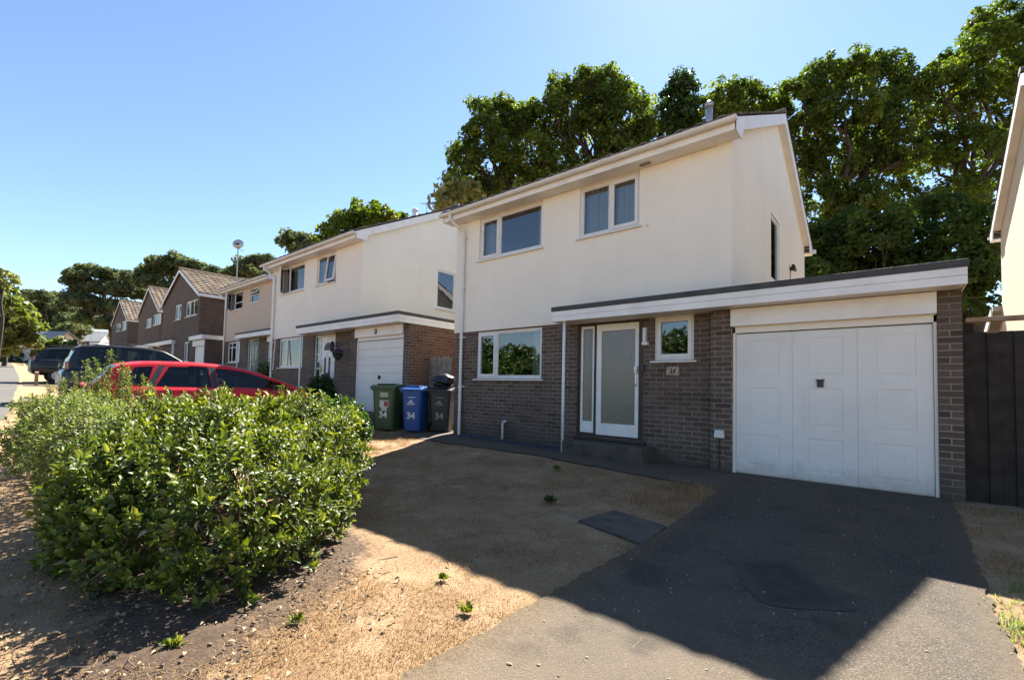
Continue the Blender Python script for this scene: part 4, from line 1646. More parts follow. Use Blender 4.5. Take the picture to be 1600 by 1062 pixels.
wheelie_bin('green wheelie bin numbered 34 with a red and white sticker, left of the blue one', (-1.56, -.66, float(gz(-1.3, -.62)) - .0), R(30), 'bin_green', .60, .74, 1.07, True, True, False)
wheelie_bin('blue wheelie bin numbered 34 in the middle of the three bins', (-.86, -.42, float(gz(-.86, -.42)) - .0), R(28), 'bin_blue', .52, .58, 1.03)
wheelie_bin('black wheelie bin numbered 34 in the shade beside the white downpipe', (-.46, .08, float(gz(-.50, .0)) - .0), R(30), 'bin_black', .56, .66, 1.02)
# black refuse bag on the black bin
m = MB()
bmh = bmesh.new()
bmesh.ops.create_icosphere(bmh, subdivisions=4, radius=.27)
for v_ in bmh.verts:
    n_ = math.sin(v_.co.x * 19 + 2) * math.sin(v_.co.y * 23) * .02 + math.sin(v_.co.z * 31 + v_.co.x * 17) * .013
    v_.co *= 1 + n_ * 4
    v_.co.z *= .62
    v_.co.x *= 1.15
me = bpy.data.meshes.new('refuse_bag')
bmh.to_mesh(me)
bmh.free()
me.shade_smooth()
me.materials.append(MATS['bin_bag'])
o = bpy.data.objects.new('refuse_bag', me)
COL.objects.link(o)
o.location = (-.50, .1, float(gz(-.5, .0)) + 1.19)
tag(o, 'crumpled black refuse bag lying on top of the black wheelie bin', 'rubbish bag')


# ------------------------------------------------------------------ cars
def car(label, loc, rz, paintm, spec):
    """local +X is the front of the car. spec: stations of (x, belt half width, zbelt, ztop, top half width)"""
    t = thing('parked_car', label, 'car', loc, rz, 'cars parked on the drives')
    L, Wd, H = spec['L'], spec['W'], spec['H']
    st = spec['st']         # rows: x, w_low, z_low, w_belt, z_belt
    xs_ = np.array([s_[0] for s_ in st])
    nX = 64
    X = np.linspace(xs_[0], xs_[-1], nX)
    def ip(k):
        y = np.array([s_[k] for s_ in st])
        # smooth monotone-ish interpolation
        f_ = np.interp(X, xs_, y)
        g_ = np.convolve(np.pad(f_, 2, 'edge'), [.1, .2, .4, .2, .1], 'valid')
        g_[0], g_[-1] = f_[0], f_[-1]
        return g_
    wl, zl, wb_, zb_ = ip(1), ip(2), ip(3), ip(4)
    m = MB()
    ring = []
    K = 13
    for i in range(nX):
        z0, z1, a, b_ = zl[i], zb_[i], wl[i], wb_[i]
        pts = [(0, z0), (a * .8, z0), (a * .97, z0 + .06), (a, z0 + (z1 - z0) * .3), (a + .012, z0 + (z1 - z0) * .55), (b_ + (a - b_) * .35, z0 + (z1 - z0) * .85), (b_, z1 - .012), (b_ - .05, z1 + .01), (b_ * .6, z1 + .045), (0, z1 + .06)]
        full = pts + [(-p_[0], p_[1]) for p_ in pts[-2:0:-1]]
        ring.append([(X[i], p_[0], p_[1]) for p_ in full])
    K = len(ring[0])
    vs = [p_ for r_ in ring for p_ in r_]
    fs = []
    for i in range(nX - 1):
        for k in range(K):
            fs.append((i * K + k, i * K + (k + 1) % K, (i + 1) * K + (k + 1) % K, (i + 1) * K + k))
    fs.append(tuple(range(K)))
    fs.append(tuple(range((nX - 1) * K, nX * K))[::-1])
    m.add(vs, fs)
    body = m.build('body', paintm, t, smooth=True)
    # greenhouse: profile of the roof line (side view) and belt line
    gp = spec['roof']       # list of (x, z) along the top from rear base to front base
    gx = np.array([q[0] for q in gp]); gzv = np.array([q[1] for q in gp])
    n2 = 72
    s_ = np.linspace(0, 1, n2)
    dl_ = np.concatenate([[0], np.cumsum(np.hypot(np.diff(gx), np.diff(gzv)))])
    dl_ /= dl_[-1]
    PX = np.interp(s_, dl_, gx); PZ = np.interp(s_, dl_, gzv)
    ker = np.array([1, 2, 3, 2, 1]) / 9.
    for _ in range(2):
        PX[2:-2] = np.convolve(PX, ker, 'valid'); PZ[2:-2] = np.convolve(PZ, ker, 'valid')
    wr = spec['wroof']
    zbelt = lambda x: float(np.interp(x, X, zb_)) + .005
    wbelt = lambda x: float(np.interp(x, X, wb_)) - .03
    zmax = PZ.max()
    def half(x, z):
        zb0 = zbelt(x)
        f_ = np.clip((z - zb0) / max(.05, zmax - zb0), 0, 1)
        return wbelt(x) * (1 - f_) + wr * f_ - .0 * f_
    # side skin: columns along x between belt and roof edge
    def zroof(x):
        # upper envelope
        return float(np.interp(x, PX_sorted, PZ_sorted))
    order = np.argsort(PX)
    PX_sorted, PZ_sorted = PX[order], PZ[order]
    roof_pts = []
    mr, mg = MB(), MB()
    # roof strip (paint) and screens (glass) across the width
    ri0, ri1 = spec['roof_range']      # x range of the painted roof
    rows = []
    for i in range(n2):
        x, z = PX[i], PZ[i]
        hw = half(x, z) - .035
        cr_ = .035 * (1 if ri0 <= x <= ri1 else .6)
        rows.append([(x, -hw * c_, z + cr_ * (1 - c_ * c_)) for c_ in (-1, -.75, -.4, 0, .4, .75, 1)])
    for i in range(n2 - 1):
        x = (PX[i] + PX[i + 1]) / 2
        mm = mr if ri0 <= x <= ri1 else mg
        for k in range(6):
            mm.add([rows[i][k], rows[i][k + 1], rows[i + 1][k + 1], rows[i + 1][k]], [(0, 1, 2, 3)])
    mr.build('roof', paintm, t, smooth=True)
    mg.build('windscreen', 'car_glass', t, smooth=True)
    # side windows, pillars and cant rail
    for sy in (-1, 1):
        ms, mp, mk = MB(), MB(), MB()
        x0, x1 = PX_sorted[0], PX_sorted[-1]
        nn = 240
        xx = np.linspace(x0 + .001, x1 - .001, nn)
        wins = spec['wins']
        def inwin(x, z, zt):
            zb0 = zbelt(x)
            for (a, b_, sa, sb) in wins:
                h_ = z - zb0
                if a + sa * h_ < x < b_ + sb * h_ and z < zt - .075 and z > zb0 + .02:
                    return True
            return False
        nz = 30
        grid = []
        for x in xx:
            zb0, zt = zbelt(x), zroof(x)
            col = []
            for k in range(nz + 1):
                z = zb0 - .02 + (zt - zb0 + .02) * k / nz
                hw = half(x, z) - (.035 if k == nz else .0) - (.008 if k == nz - 1 else 0)
                col.append((x, sy * hw, max(z, zb0 - .02)))
            grid.append((col, zt))
        for i in range(nn - 1):
            for k in range(nz):
                q = [grid[i][0][k], grid[i + 1][0][k], grid[i + 1][0][k + 1], grid[i][0][k + 1]]
                cx_ = sum(p_[0] for p_ in q) / 4
                cz_ = sum(p_[2] for p_ in q) / 4
                if inwin(cx_, cz_, zroof(cx_)):
                    q = [(p_[0], p_[1] - sy * .012, p_[2]) for p_ in q]
                    ms.add(q, [(0, 1, 2, 3)])
                elif any(abs(cx_ - (bx_ + bs_ * (cz_ - zbelt(cx_)))) < .055 for bx_, bs_ in spec['bpil']) and cz_ < zroof(cx_) - .06:
                    mk.add(q, [(0, 1, 2, 3)])
                else:
                    mp.add(q, [(0, 1, 2, 3)])
        ms.build('side_window', 'car_glass', t, smooth=True)
        mp.build('window_surround', paintm, t, smooth=True)
        if mk.v:
            mk.islands('door_pillar', 'black_plastic', t, smooth=True)
    # interior: seats and dash
    m = MB()
    zf_ = spec['st'][3][4] - .35
    cx0 = (ri0 + ri1) / 2
    for sx in (-.45, .55):
        for sy in (-.38, .38):
            m.box(cx0 + sx - .12, cx0 + sx, sy - .24, sy + .24, .3, zf_ + .62)
            m.box(cx0 + sx - .08, cx0 + sx - .01, sy - .12, sy + .12, zf_ + .62, zf_ + .80)
            m.box(cx0 + sx - .1, cx0 + sx + .45, sy - .24, sy + .24, .3, .52)
    m.box(cx0 + 1.15, cx0 + 1.35, -.65, .65, .4, zf_ + .3)
    m.build('seats', 'black_plastic', t, bevel=.03)
    # wheels
    for wx in spec['wheels']:
        for sy in (-1, 1):
            m = MB()
            m.disc((wx, sy * (Wd / 2 - .11), .31), (0, 1, 0), .31, .2, 32)
            wo = m.build('wheel', 'tyre', t, bevel=.03)
            m = MB()
            m.disc((wx, sy * (Wd / 2 - .005), .31), (0, 1, 0), .2, .02, 28)
            for k in range(5):
                a_ = k * 2 * math.pi / 5
                m.tube([(wx, sy * (Wd / 2 + .004), .31), (wx + .18 * math.cos(a_), sy * (Wd / 2 + .004), .31 + .18 * math.sin(a_))], .022, 6)
            m.build('rim', 'alloy', wo)
    # lamps, mirrors, bumpers, number plates
    for sy in (-1, 1):
        m = MB()
        x_, z_ = spec['head']
        m.prism([(x_ - .42, z_ + .05), (x_ - .1, z_ - .02), (x_, z_ - .12), (x_ - .06, z_ - .16), (x_ - .34, z_ - .06)], 1, sy * (Wd / 2 - .32), sy * (Wd / 2 - .055))
        m.build('headlight', 'headlight_glass', t, bevel=.02)
        m = MB()
        x_, z_ = spec['tail']
        m.box(x_ + .03, x_ + .14, sy * (Wd / 2 - .25), sy * (Wd / 2 - .125), z_ - .16, z_ + .08)
        m.build('tail_light', 'tail_light', t, bevel=.03)
        m = MB()
        x_, z_ = spec['mirror']
        m.box(x_ - .04, x_ + .05, sy * (Wd / 2 + .02), sy * (Wd / 2 + .17), z_ - .02, z_ + .09)
        m.box(x_, x_ + .03, sy * (Wd / 2 - .08), sy * (Wd / 2 + .03), z_, z_ + .04)
        m.build('door_mirror', 'black_plastic', t, bevel=.03, seg=3)
    if spec.get('rails'):
        for sy in (-1, 1):
            m = MB()
            m.tube([(ri0 + .1, sy * (wr - .06), zmax + .02), (ri0 + .2, sy * (wr - .06), zmax + .07), (ri1 - .2, sy * (wr - .06), zmax + .07), (ri1 - .1, sy * (wr - .06), zmax + .0)], .015, 8)
            m.build('roof_rail', 'black_plastic', t, smooth=True)
    return t


HATCH = dict(L=4.1, W=1.74, H=1.46,
             st=[(-2.0, .62, .45, .60, .80), (-1.9, .80, .3, .72, .92), (-1.5, .86, .22, .80, .99), (-.6, .87, .2, .83, .985), (.3, .87, .2, .83, .97), (.95, .87, .2, .82, .955), (1.4, .86, .22, .80, .90), (1.75, .82, .25, .74, .80), (1.98, .70, .3, .60, .64), (2.08, .5, .36, .45, .5)],
             roof=[(-1.93, .96), (-1.80, 1.12), (-1.62, 1.37), (-1.2, 1.45), (-.5, 1.475), (.05, 1.45), (.45, 1.36), (.95, 1.17), (1.45, .96)],
             roof_range=(-1.6, .22), wroof=.60, wins=[(-1.55, -1.24, .5, .3), (-1.12, -.28, .55, -.12), (-.16, 1.25, -.12, -2.0)], bpil=[(-.22, -.12), (-1.18, .42)],
             wheels=(-1.25, 1.28), head=(2.0, .74), tail=(-1.98, .98), mirror=(.72, .98))
kx = 1.11
HATCH.update(L=4.5, st=[(a_[0] * kx, *a_[1:]) for a_ in HATCH['st']], roof=[(a_ * kx, b_) for a_, b_ in HATCH['roof']], roof_range=tuple(a_ * kx for a_ in HATCH['roof_range']),
             wins=[(a_ * kx, b_ * kx, c_ * kx, d_ * kx) for a_, b_, c_, d_ in HATCH['wins']], bpil=[(a_ * kx, b_ * kx) for a_, b_ in HATCH['bpil']],
             wheels=(-1.36, 1.42), head=(2.0 * kx, .74), tail=(-1.98 * kx, .98), mirror=(.72 * kx, .98))
MPV = dict(L=4.3, W=1.85, H=1.8,
           st=[(-2.15, .72, .5, .72, .95), (-2.05, .88, .3, .84, 1.08), (-1.4, .92, .25, .88, 1.12), (0, .92, .25, .88, 1.12), (.9, .92, .25, .87, 1.10), (1.3, .9, .28, .84, 1.06), (1.8, .85, .3, .76, .95), (2.05, .74, .33, .62, .78), (2.15, .6, .38, .5, .6)],
           roof=[(-2.1, 1.08), (-1.98, 1.45), (-1.85, 1.76), (-1.2, 1.83), (-.3, 1.84), (.25, 1.78), (.65, 1.55), (1.3, 1.1)],
           roof_range=(-1.84, .3), wroof=.70, wins=[(-1.85, -.95, .12, 0), (-.85, -.02, 0, -.05), (.08, 1.05, -.05, -1.0)], bpil=[(-.9, 0), (.03, -.05)],
           wheels=(-1.3, 1.35), head=(2.1, .9), tail=(-2.13, 1.2), mirror=(.75, 1.15), rails=True)
SUVS = dict(L=4.5, W=1.85, H=1.65,
            st=[(-2.2, .72, .5, .72, .95), (-2.1, .88, .35, .84, 1.02), (-1.4, .92, .3, .86, 1.06), (0, .92, .3, .86, 1.05), (.9, .92, .3, .86, 1.02), (1.6, .9, .32, .82, .98), (2.05, .84, .34, .72, .86), (2.25, .68, .38, .58, .62)],
            roof=[(-2.12, 1.02), (-1.95, 1.3), (-1.75, 1.56), (-1.0, 1.64), (-.2, 1.66), (.3, 1.6), (.75, 1.38), (1.3, 1.02)],
            roof_range=(-1.72, .32), wroof=.64, wins=[(-1.75, -.95, .35, 0), (-.85, .0, 0, -.08), (.1, 1.1, -.08, -1.3)], bpil=[(-.9, 0), (.05, -.08)],
            wheels=(-1.32, 1.4), head=(2.2, .9), tail=(-2.18, 1.1), mirror=(.8, 1.05), rails=True)
car('shiny red hatchback parked on the drive behind the big green bush', (-3.45, -3.75, .0), R(90), 'red_car_paint', HATCH)
car('dark people carrier parked beyond the red hatchback', (-11.5, -3.3, .33), R(90), 'blue_black_paint', MPV)
car('small-looking black off-roader with roof rails, farthest left of the parked cars', (-22.7, -3.2, .92), R(90), 'black_car_paint', SUVS)


# ------------------------------------------------------------------ foliage
def leaf_quads(P, N, size, aspect=1.6, jitter=.9, rg=rng):
    """one bent quad (2 faces) per leaf at P facing roughly N"""
    n = len(P)
    N = N + rg.normal(0, jitter, (n, 3))
    N /= np.linalg.norm(N, axis=1)[:, None] + 1e-9
    A = rg.normal(0, 1, (n, 3))
    A -= (A * N).sum(1)[:, None] * N
    A /= np.linalg.norm(A, axis=1)[:, None] + 1e-9
    B = np.cross(N, A)
    s_ = size * rg.uniform(.6, 1.35, n)[:, None]
    a, b_ = A * s_ * .5 * aspect, B * s_ * .5
    bend = N * s_ * .18
    V = np.stack([P - a, P - b_ + bend, P + a, P + b_ + bend], 1).reshape(-1, 3)
    i = np.arange(n) * 4
    F = np.concatenate([np.stack([i, i + 1, i + 2], 1), np.stack([i, i + 2, i + 3], 1)], 1).reshape(-1, 3)
    return V, F


def sphere_pts(n, rg=rng):
    d = rg.normal(0, 1, (n, 3))
    return d / (np.linalg.norm(d, axis=1)[:, None] + 1e-9)


def crown_pts(blobs, dens, clump=.5, per=40, flat=1., rg=rng, bottom=-.55):
    """blobs (cx,cy,cz,r); returns points, normals, tone"""
    PP, NN, TT = [], [], []
    for (cx, cy, cz, r_) in blobs:
        nc = max(6, int(dens * r_ * r_))
        d = sphere_pts(nc * 2, rg)
        d = d[d[:, 2] > bottom][:nc]
        rad = r_ * rg.uniform(.3, 1.0, len(d)) ** .5 * (1 + .16 * np.sin(d[:, 0] * 5 + cx) * np.sin(d[:, 2] * 6 + cz))
        c = np.array([cx, cy, cz]) + d * rad[:, None] * np.array([1, 1, flat])
        ct = rg.random(len(c))
        cs = clump * rg.uniform(.6, 1.4, len(c))
        for k in range(len(c)):
            q = sphere_pts(per, rg)
            rr_ = cs[k] * rg.uniform(.3, 1, per) ** .5
            PP.append(c[k] + q * rr_[:, None] * np.array([1, 1, .75]))
            NN.append(q * .7 + d[k] * .5 + np.array([0, 0, .5]))
            TT.append(np.clip(ct[k] * .6 + rg.random(per) * .4, 0, 1))
    return np.concatenate(PP), np.concatenate(NN), np.concatenate(TT)


def limb(mb, a, b_, r0, r1, rg=rnd, n=6, wob=.12):
    a, b_ = Vector(a), Vector(b_)
    L_ = (b_ - a).length
    pts, rs = [], []
    for k in range(n + 1):
        f_ = k / n
        p_ = a.lerp(b_, f_)
        if 0 < k < n:
            p_ += Vector((rg.uniform(-1, 1), rg.uniform(-1, 1), rg.uniform(-.5, .5))) * L_ * wob * .5
        pts.append(p_)
        rs.append(r0 + (r1 - r0) * f_)
    mb.tube(pts, rs, 7)
    return pts


def make_tree(label, base, blobs, leaf, size, dens, clump=.55, per=36, name='tree', group=None, trunk_r=.3, bark='wood_bark', flat=1., tone=(0, 1), bottom=-.55, cat='tree', branches=3):
    """base: world point; blobs in world coordinates"""
    bx_, by_, bz_ = base
    t = thing(name, label, cat, base, 0, group)
    loc = [(c[0] - bx_, c[1] - by_, c[2] - bz_, c[3]) for c in blobs]
    mb = MB()
    top = max(c[2] for c in loc)
    cen = np.mean([c[:3] for c in loc], axis=0)
    fork = (cen[0] * .4, cen[1] * .4, max(1.0, min(c[2] - c[3] for c in loc) * .8 + .2 * cen[2]))
    limb(mb, (0, 0, -.3), fork, trunk_r, trunk_r * .7, wob=.04)
    for c in loc:
        e = limb(mb, fork, c[:3], trunk_r * .45, trunk_r * .1, n=7)
        for k in range(branches):
            s_ = e[rnd.randint(3, 6)]
            d = sphere_pts(1)[0]
            limb(mb, s_, (c[0] + d[0] * c[3] * .85, c[1] + d[1] * c[3] * .85, c[2] + d[2] * c[3] * .8), trunk_r * .15, trunk_r * .03, n=4)
    mb.build('trunk', bark, t, smooth=True, fix=False)
    P, N, T_ = crown_pts(loc, dens, clump, per, flat, bottom=bottom)
    V, F = leaf_quads(P, N, size)
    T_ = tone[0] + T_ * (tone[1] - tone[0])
    nmesh('crown', V, F, leaf, t, np.repeat(T_, 2))
    return t


def blobs_px(items, D, seed=0, depth=.5):
    """items (px, py, radius px) -> world blobs at forward depth about D"""
    r_ = random.Random(seed)
    res = []
    for (x, y, rr_) in items:
        d = D + r_.uniform(-1, 1) * depth * rr_ * D / FPX * 2
        p_ = dep(x, y, d)
        res.append((p_[0], p_[1], p_[2], rr_ * d / FPX))
    return res


def base_of(x, D):
    p_ = dep(x, 600, D)
    return (p_[0], p_[1], float(gz(p_[0], p_[1])))


BG = 'broadleaf trees behind the houses'
# tree behind the main house, left part of the view
make_tree('broad round-crowned tree behind the main house roof, leftmost of the big ones', base_of(800, 31),
          blobs_px([(757, 215, 34), (725, 262, 30), (790, 190, 36), (770, 255, 40), (735, 300, 26), (830, 250, 42), (795, 300, 40), (850, 300, 38), (748, 172, 20), (705, 285, 14), (800, 215, 40), (815, 190, 26), (775, 180, 24), (725, 235, 22), (712, 300, 16), (760, 310, 30)], 31, 1), 'oak_leaf', .15, 20, .42, 50, group=BG, trunk_r=.45)
make_tree('tallest domed tree behind the middle of the nearest house roof', base_of(930, 32),
          blobs_px([(900, 165, 44), (945, 140, 34), (860, 170, 30), (985, 180, 34), (1000, 215, 28), (920, 215, 46), (870, 230, 36), (965, 245, 42), (905, 280, 40), (955, 290, 40), (1010, 255, 22), (845, 275, 28), (880, 140, 26), (925, 125, 22), (965, 150, 28), (1010, 190, 20), (835, 185, 24), (940, 180, 40), (985, 225, 34), (1000, 290, 26)], 32, 2), 'oak_leaf', .15, 20, .42, 50, group=BG, trunk_r=.5)
make_tree('narrow dark pointed tree directly behind the roof flue', base_of(1062, 33),
          blobs_px([(1065, 135, 24), (1052, 165, 28), (1075, 175, 30), (1050, 205, 30), (1085, 215, 32), (1045, 250, 30)], 33, 3), 'dark_shrub_leaf', .15, 26, .4, 46, group=BG, trunk_r=.35, tone=(0, .6))
make_tree('bright yellow-green tree behind the top corner of the main house roof', base_of(1150, 33),
          blobs_px([(1130, 155, 28), (1165, 150, 24), (1195, 158, 26), (1110, 180, 26), (1150, 185, 32), (1190, 195, 32), (1215, 175, 24), (1120, 215, 30), (1170, 230, 34)], 33, 4), 'lime_leaf', .15, 20, .42, 50, group=BG, trunk_r=.3)
make_tree('large dark tree behind the main house gable wall', base_of(1310, 30),
          blobs_px([(1250, 150, 36), (1290, 125, 36), (1335, 115, 34), (1380, 120, 36), (1410, 150, 34), (1265, 200, 42), (1320, 180, 48), (1380, 195, 44), (1250, 255, 36), (1300, 255, 46), (1360, 260, 46), (1410, 240, 36), (1280, 320, 44), (1340, 325, 44), (1400, 320, 40)], 30, 5), 'oak_leaf', .15, 22, .42, 52, group=BG, trunk_r=.5, tone=(0, .8))
make_tree('tall sunlit bright green tree rising behind the right-hand barge board', base_of(1520, 31),
          blobs_px([(1565, 40, 40), (1600, 60, 44), (1540, 75, 36), (1500, 100, 36), (1465, 130, 36), (1590, 130, 46), (1530, 150, 44), (1475, 185, 40), (1450, 175, 26), (1580, 210, 44), (1510, 235, 44), (1450, 250, 40), (1560, 290, 40), (1490, 310, 40), (1640, 100, 50), (1640, 200, 50)], 31, 6), 'lime_leaf', .15, 20, .42, 50, group=BG, trunk_r=.45, tone=(0, .8))
# shaded understorey trees behind the garage
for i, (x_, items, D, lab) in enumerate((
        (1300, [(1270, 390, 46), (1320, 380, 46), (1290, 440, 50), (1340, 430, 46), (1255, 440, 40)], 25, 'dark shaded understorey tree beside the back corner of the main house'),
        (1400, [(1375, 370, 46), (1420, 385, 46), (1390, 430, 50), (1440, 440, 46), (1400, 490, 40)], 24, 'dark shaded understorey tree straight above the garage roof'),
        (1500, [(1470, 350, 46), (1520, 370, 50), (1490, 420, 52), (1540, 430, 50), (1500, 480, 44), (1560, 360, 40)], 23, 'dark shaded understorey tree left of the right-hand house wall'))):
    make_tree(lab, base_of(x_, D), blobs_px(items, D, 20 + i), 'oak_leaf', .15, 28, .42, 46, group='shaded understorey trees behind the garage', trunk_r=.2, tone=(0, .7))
make_tree('small pale-leaved tree peeping out left of the big trees, behind the gutter', base_of(715, 28),
          blobs_px([(715, 292, 14), (738, 300, 16), (700, 308, 12), (722, 315, 18), (690, 322, 14)], 28, 8), 'pale_leaf', .26, 11, .5, 26, group=BG, trunk_r=.15)
make_tree('yellow-green tree behind the ridge of the next-door house', base_of(565, 36),
          blobs_px([(575, 332, 22), (550, 345, 22), (600, 340, 20), (625, 348, 18), (530, 360, 20), (575, 365, 26), (620, 372, 22), (510, 375, 18), (545, 382, 20)], 36, 9), 'lime_leaf', .3, 10, .6, 34, group=BG, trunk_r=.3)


# pines
def pine(label, base, blobs, dens=15, size=.3, seed=0):
    return make_tree(label, base, blobs, 'pine_needle', size, dens, .62, 52, 'pine_tree', 'pine trees beyond the street', .35, 'pine_bark', .62, bottom=-.35, branches=2)


pine('small dark pine poking up left of the yellow-green tree', base_of(465, 45), blobs_px([(462, 372, 14), (448, 380, 12), (480, 378, 14), (470, 392, 18), (495, 385, 14), (500, 400, 18)], 45, 11), 15, .25)
pine('dark pine behind the ridge of the pinkish house', base_of(400, 55), blobs_px([(400, 408, 14), (385, 415, 14), (420, 412, 14), (375, 425, 16), (405, 428, 18), (435, 425, 16), (360, 432, 12)], 55, 12), 15, .28)
pine('wide pine on the skyline above the nearest brick gable', base_of(275, 62), blobs_px([(250, 412, 17), (275, 408, 15), (235, 425, 16), (265, 428, 20), (295, 415, 14), (315, 420, 13), (240, 445, 20), (275, 450, 22), (305, 435, 18), (335, 425, 12), (352, 430, 10), (325, 440, 14), (225, 440, 14)], 62, 13))
pine('spreading flat-topped pine in the middle of the far row', base_of(175, 66), blobs_px([(120, 430, 14), (140, 424, 14), (160, 428, 16), (185, 432, 15), (205, 436, 14), (110, 442, 12), (135, 448, 20), (165, 452, 22), (195, 456, 20), (215, 460, 18), (130, 472, 22), (160, 480, 22), (190, 482, 20), (115, 465, 14), (145, 500, 22), (175, 505, 18), (215, 485, 16)], 66, 14))
pine('lower dark pine right of the leaning left-edge tree', base_of(90, 72), blobs_px([(45, 462, 12), (65, 464, 14), (85, 468, 15), (100, 480, 15), (60, 480, 15), (30, 468, 9), (85, 495, 18), (108, 505, 16), (70, 510, 18), (50, 520, 14), (100, 525, 18), (120, 515, 16)], 72, 15))
pine('ragged dark pine farthest right in the skyline, behind the pinkish house chimney line', base_of(340, 70), blobs_px([(330, 440, 14), (350, 438, 14), (370, 440, 14), (345, 455, 16)], 70, 16))
# backdrop wood behind the far houses (reads as one mass)
P, N, T_ = crown_pts(blobs_px([(x_, 520 + 14 * math.sin(x_ * .11), 24) for x_ in range(-60, 420, 22)], 100, 17), 9, 1.2, 30)
V, F = leaf_quads(P, N, .8)
tag(nmesh('far_wood', V, F, 'pine_needle', None, np.repeat(T_ * .6, 2)), kind='stuff')

make_tree('bright yellow-green tree hanging in at the left edge of the view', base_of(5, 38),
          blobs_px([(10, 480, 20), (30, 492, 18), (-20, 470, 24), (45, 510, 16), (8, 515, 24), (-20, 520, 30), (30, 530, 20), (50, 535, 12), (8, 545, 18), (-10, 440, 8), (8, 452, 8)], 38, 18), 'yellow_leaf', .3, 12, .5, 30, group='small street trees on the left', trunk_r=.18)
make_tree('wispy pale branchy tree top at the far left edge', base_of(-4, 30),
          blobs_px([(2, 426, 7), (14, 432, 6), (6, 446, 7), (22, 440, 4), (-8, 430, 12)], 30, 19), 'pale_leaf', .16, 16, .22, 14, group='small street trees on the left', trunk_r=.1)
make_tree('low spreading yellow-green tree in front of the far grey roof', base_of(92, 50),
          blobs_px([(68, 545, 10), (85, 538, 11), (100, 536, 11), (112, 542, 9), (60, 552, 8), (90, 548, 12), (108, 550, 10), (80, 555, 9)], 50, 21), 'yellow_leaf', .3, 14, .45, 30, group='small street trees on the left', trunk_r=.12, flat=.7)
for i, (x_, y_, r_, D, lab) in enumerate(((8, 580, 10, 44, 'trimmed green hedge shrub at the very left edge of the street'), (26, 577, 11, 43, 'dark rounded shrub left of the black off-roader'), (42, 574, 9, 42, 'small sunlit shrub touching the front of the black off-roader'))):
    P, N, T_ = crown_pts([(0, 0, 1.0, r_ * D / FPX)], 40, .3, 30)
    P[:, 2] *= .9
    V, F = leaf_quads(P, N, .16)
    p_ = dep(x_, y_, D)
    o = nmesh('shrub', V, F, 'hedge_leaf', None, np.repeat(T_, 2))
    o.location = (p_[0], p_[1], p_[2] - 1.0)
    tag(o, lab, 'shrub', 'shrubs at the far bend of the road')
P, N, T_ = crown_pts([(x_, 1.4 * math.sin(x_ * .3), 1.1, 1.7) for x_ in np.arange(-30, 30, 2.2)], 8, .5, 40)
V, F = leaf_quads(P, N, .3)
o = nmesh('hedge', V, F, 'hedge_leaf', None, np.repeat(T_, 2))
p_ = dep(20, 580, 60)
o.location = (p_[0], p_[1], 2.2)
o.rotation_euler = (0, 0, math.atan2(RT[1], RT[0]))
tag(o, 'long dark green hedge across the far bend of the road', 'hedge')

# trees over the road behind the viewer: they show only as reflections in the window panes
for i, (x_, y_, h_, r_) in enumerate(((-52, -44, 4.6, 4.6), (-43, -46, 5, 4.6), (-34, -44, 4.4, 4.6), (-20, -46, 6.5, 5), (-10, -44, 7, 4.2), (-61, -46, 5, 4.6))):
    z_ = float(gz(x_, y_))
    bl = [(x_ + rnd.uniform(-1, 1) * r_ * .6, y_ + rnd.uniform(-1, 1) * r_ * .5, z_ + h_ * .55 + rnd.uniform(-1, 1) * r_ * .5, r_ * .55) for _ in range(7)]
    make_tree('round garden tree across the road, %s of the row of six' % ('second from the west end', 'third from the west end', 'fourth from the west end', 'second from the east end', 'easternmost', 'westernmost')[i],
              (x_, y_, z_), bl, 'dark_shrub_leaf', .3, 8, .8, 36, group='trees across the road', trunk_r=.2)


# ------------------------------------------------------------------ the big foreground bush
def leaf_shape(P, D, N, L_, Wd, curl=.16, rg=rng):
    """pointed oval leaves: base P, direction D, normal N -> 6 faces (quads)"""
    n = len(P)
    D = D / (np.linalg.norm(D, axis=1)[:, None] + 1e-9)
    N = N - (N * D).sum(1)[:, None] * D
    N /= np.linalg.norm(N, axis=1)[:, None] + 1e-9
    S_ = np.cross(D, N)
    L_ = L_[:, None]
    Wd = Wd[:, None]
    cu = N * L_ * curl
    b0 = P
    m1 = P + D * L_ * .33 + cu * .3
    m2 = P + D * L_ * .68 + cu * .1
    tip = P + D * L_ - cu * .8
    up = N * Wd * .32
    l1, r1 = m1 + S_ * Wd * .46 + up, m1 - S_ * Wd * .46 + up
    l2, r2 = m2 + S_ * Wd * .42 + up, m2 - S_ * Wd * .42 + up
    V = np.stack([b0, m1, m2, tip, l1, l2, r1, r2], 1).reshape(-1, 3)
    i = np.arange(n) * 8
    q = [(0, 1, 4, 4), (1, 2, 5, 4), (2, 3, 5, 5), (0, 6, 1, 1), (6, 7, 2, 1), (7, 3, 2, 2)]
    tri = [(0, 1, 4), (1, 2, 5), (1, 5, 4), (2, 3, 5), (0, 6, 1), (6, 7, 2), (6, 2, 1), (7, 3, 2)]
    F = np.stack([np.stack([i + a_, i + b_, i + c_], 1) for a_, b_, c_ in tri], 1).reshape(-1, 3)
    return V, F, len(tri)


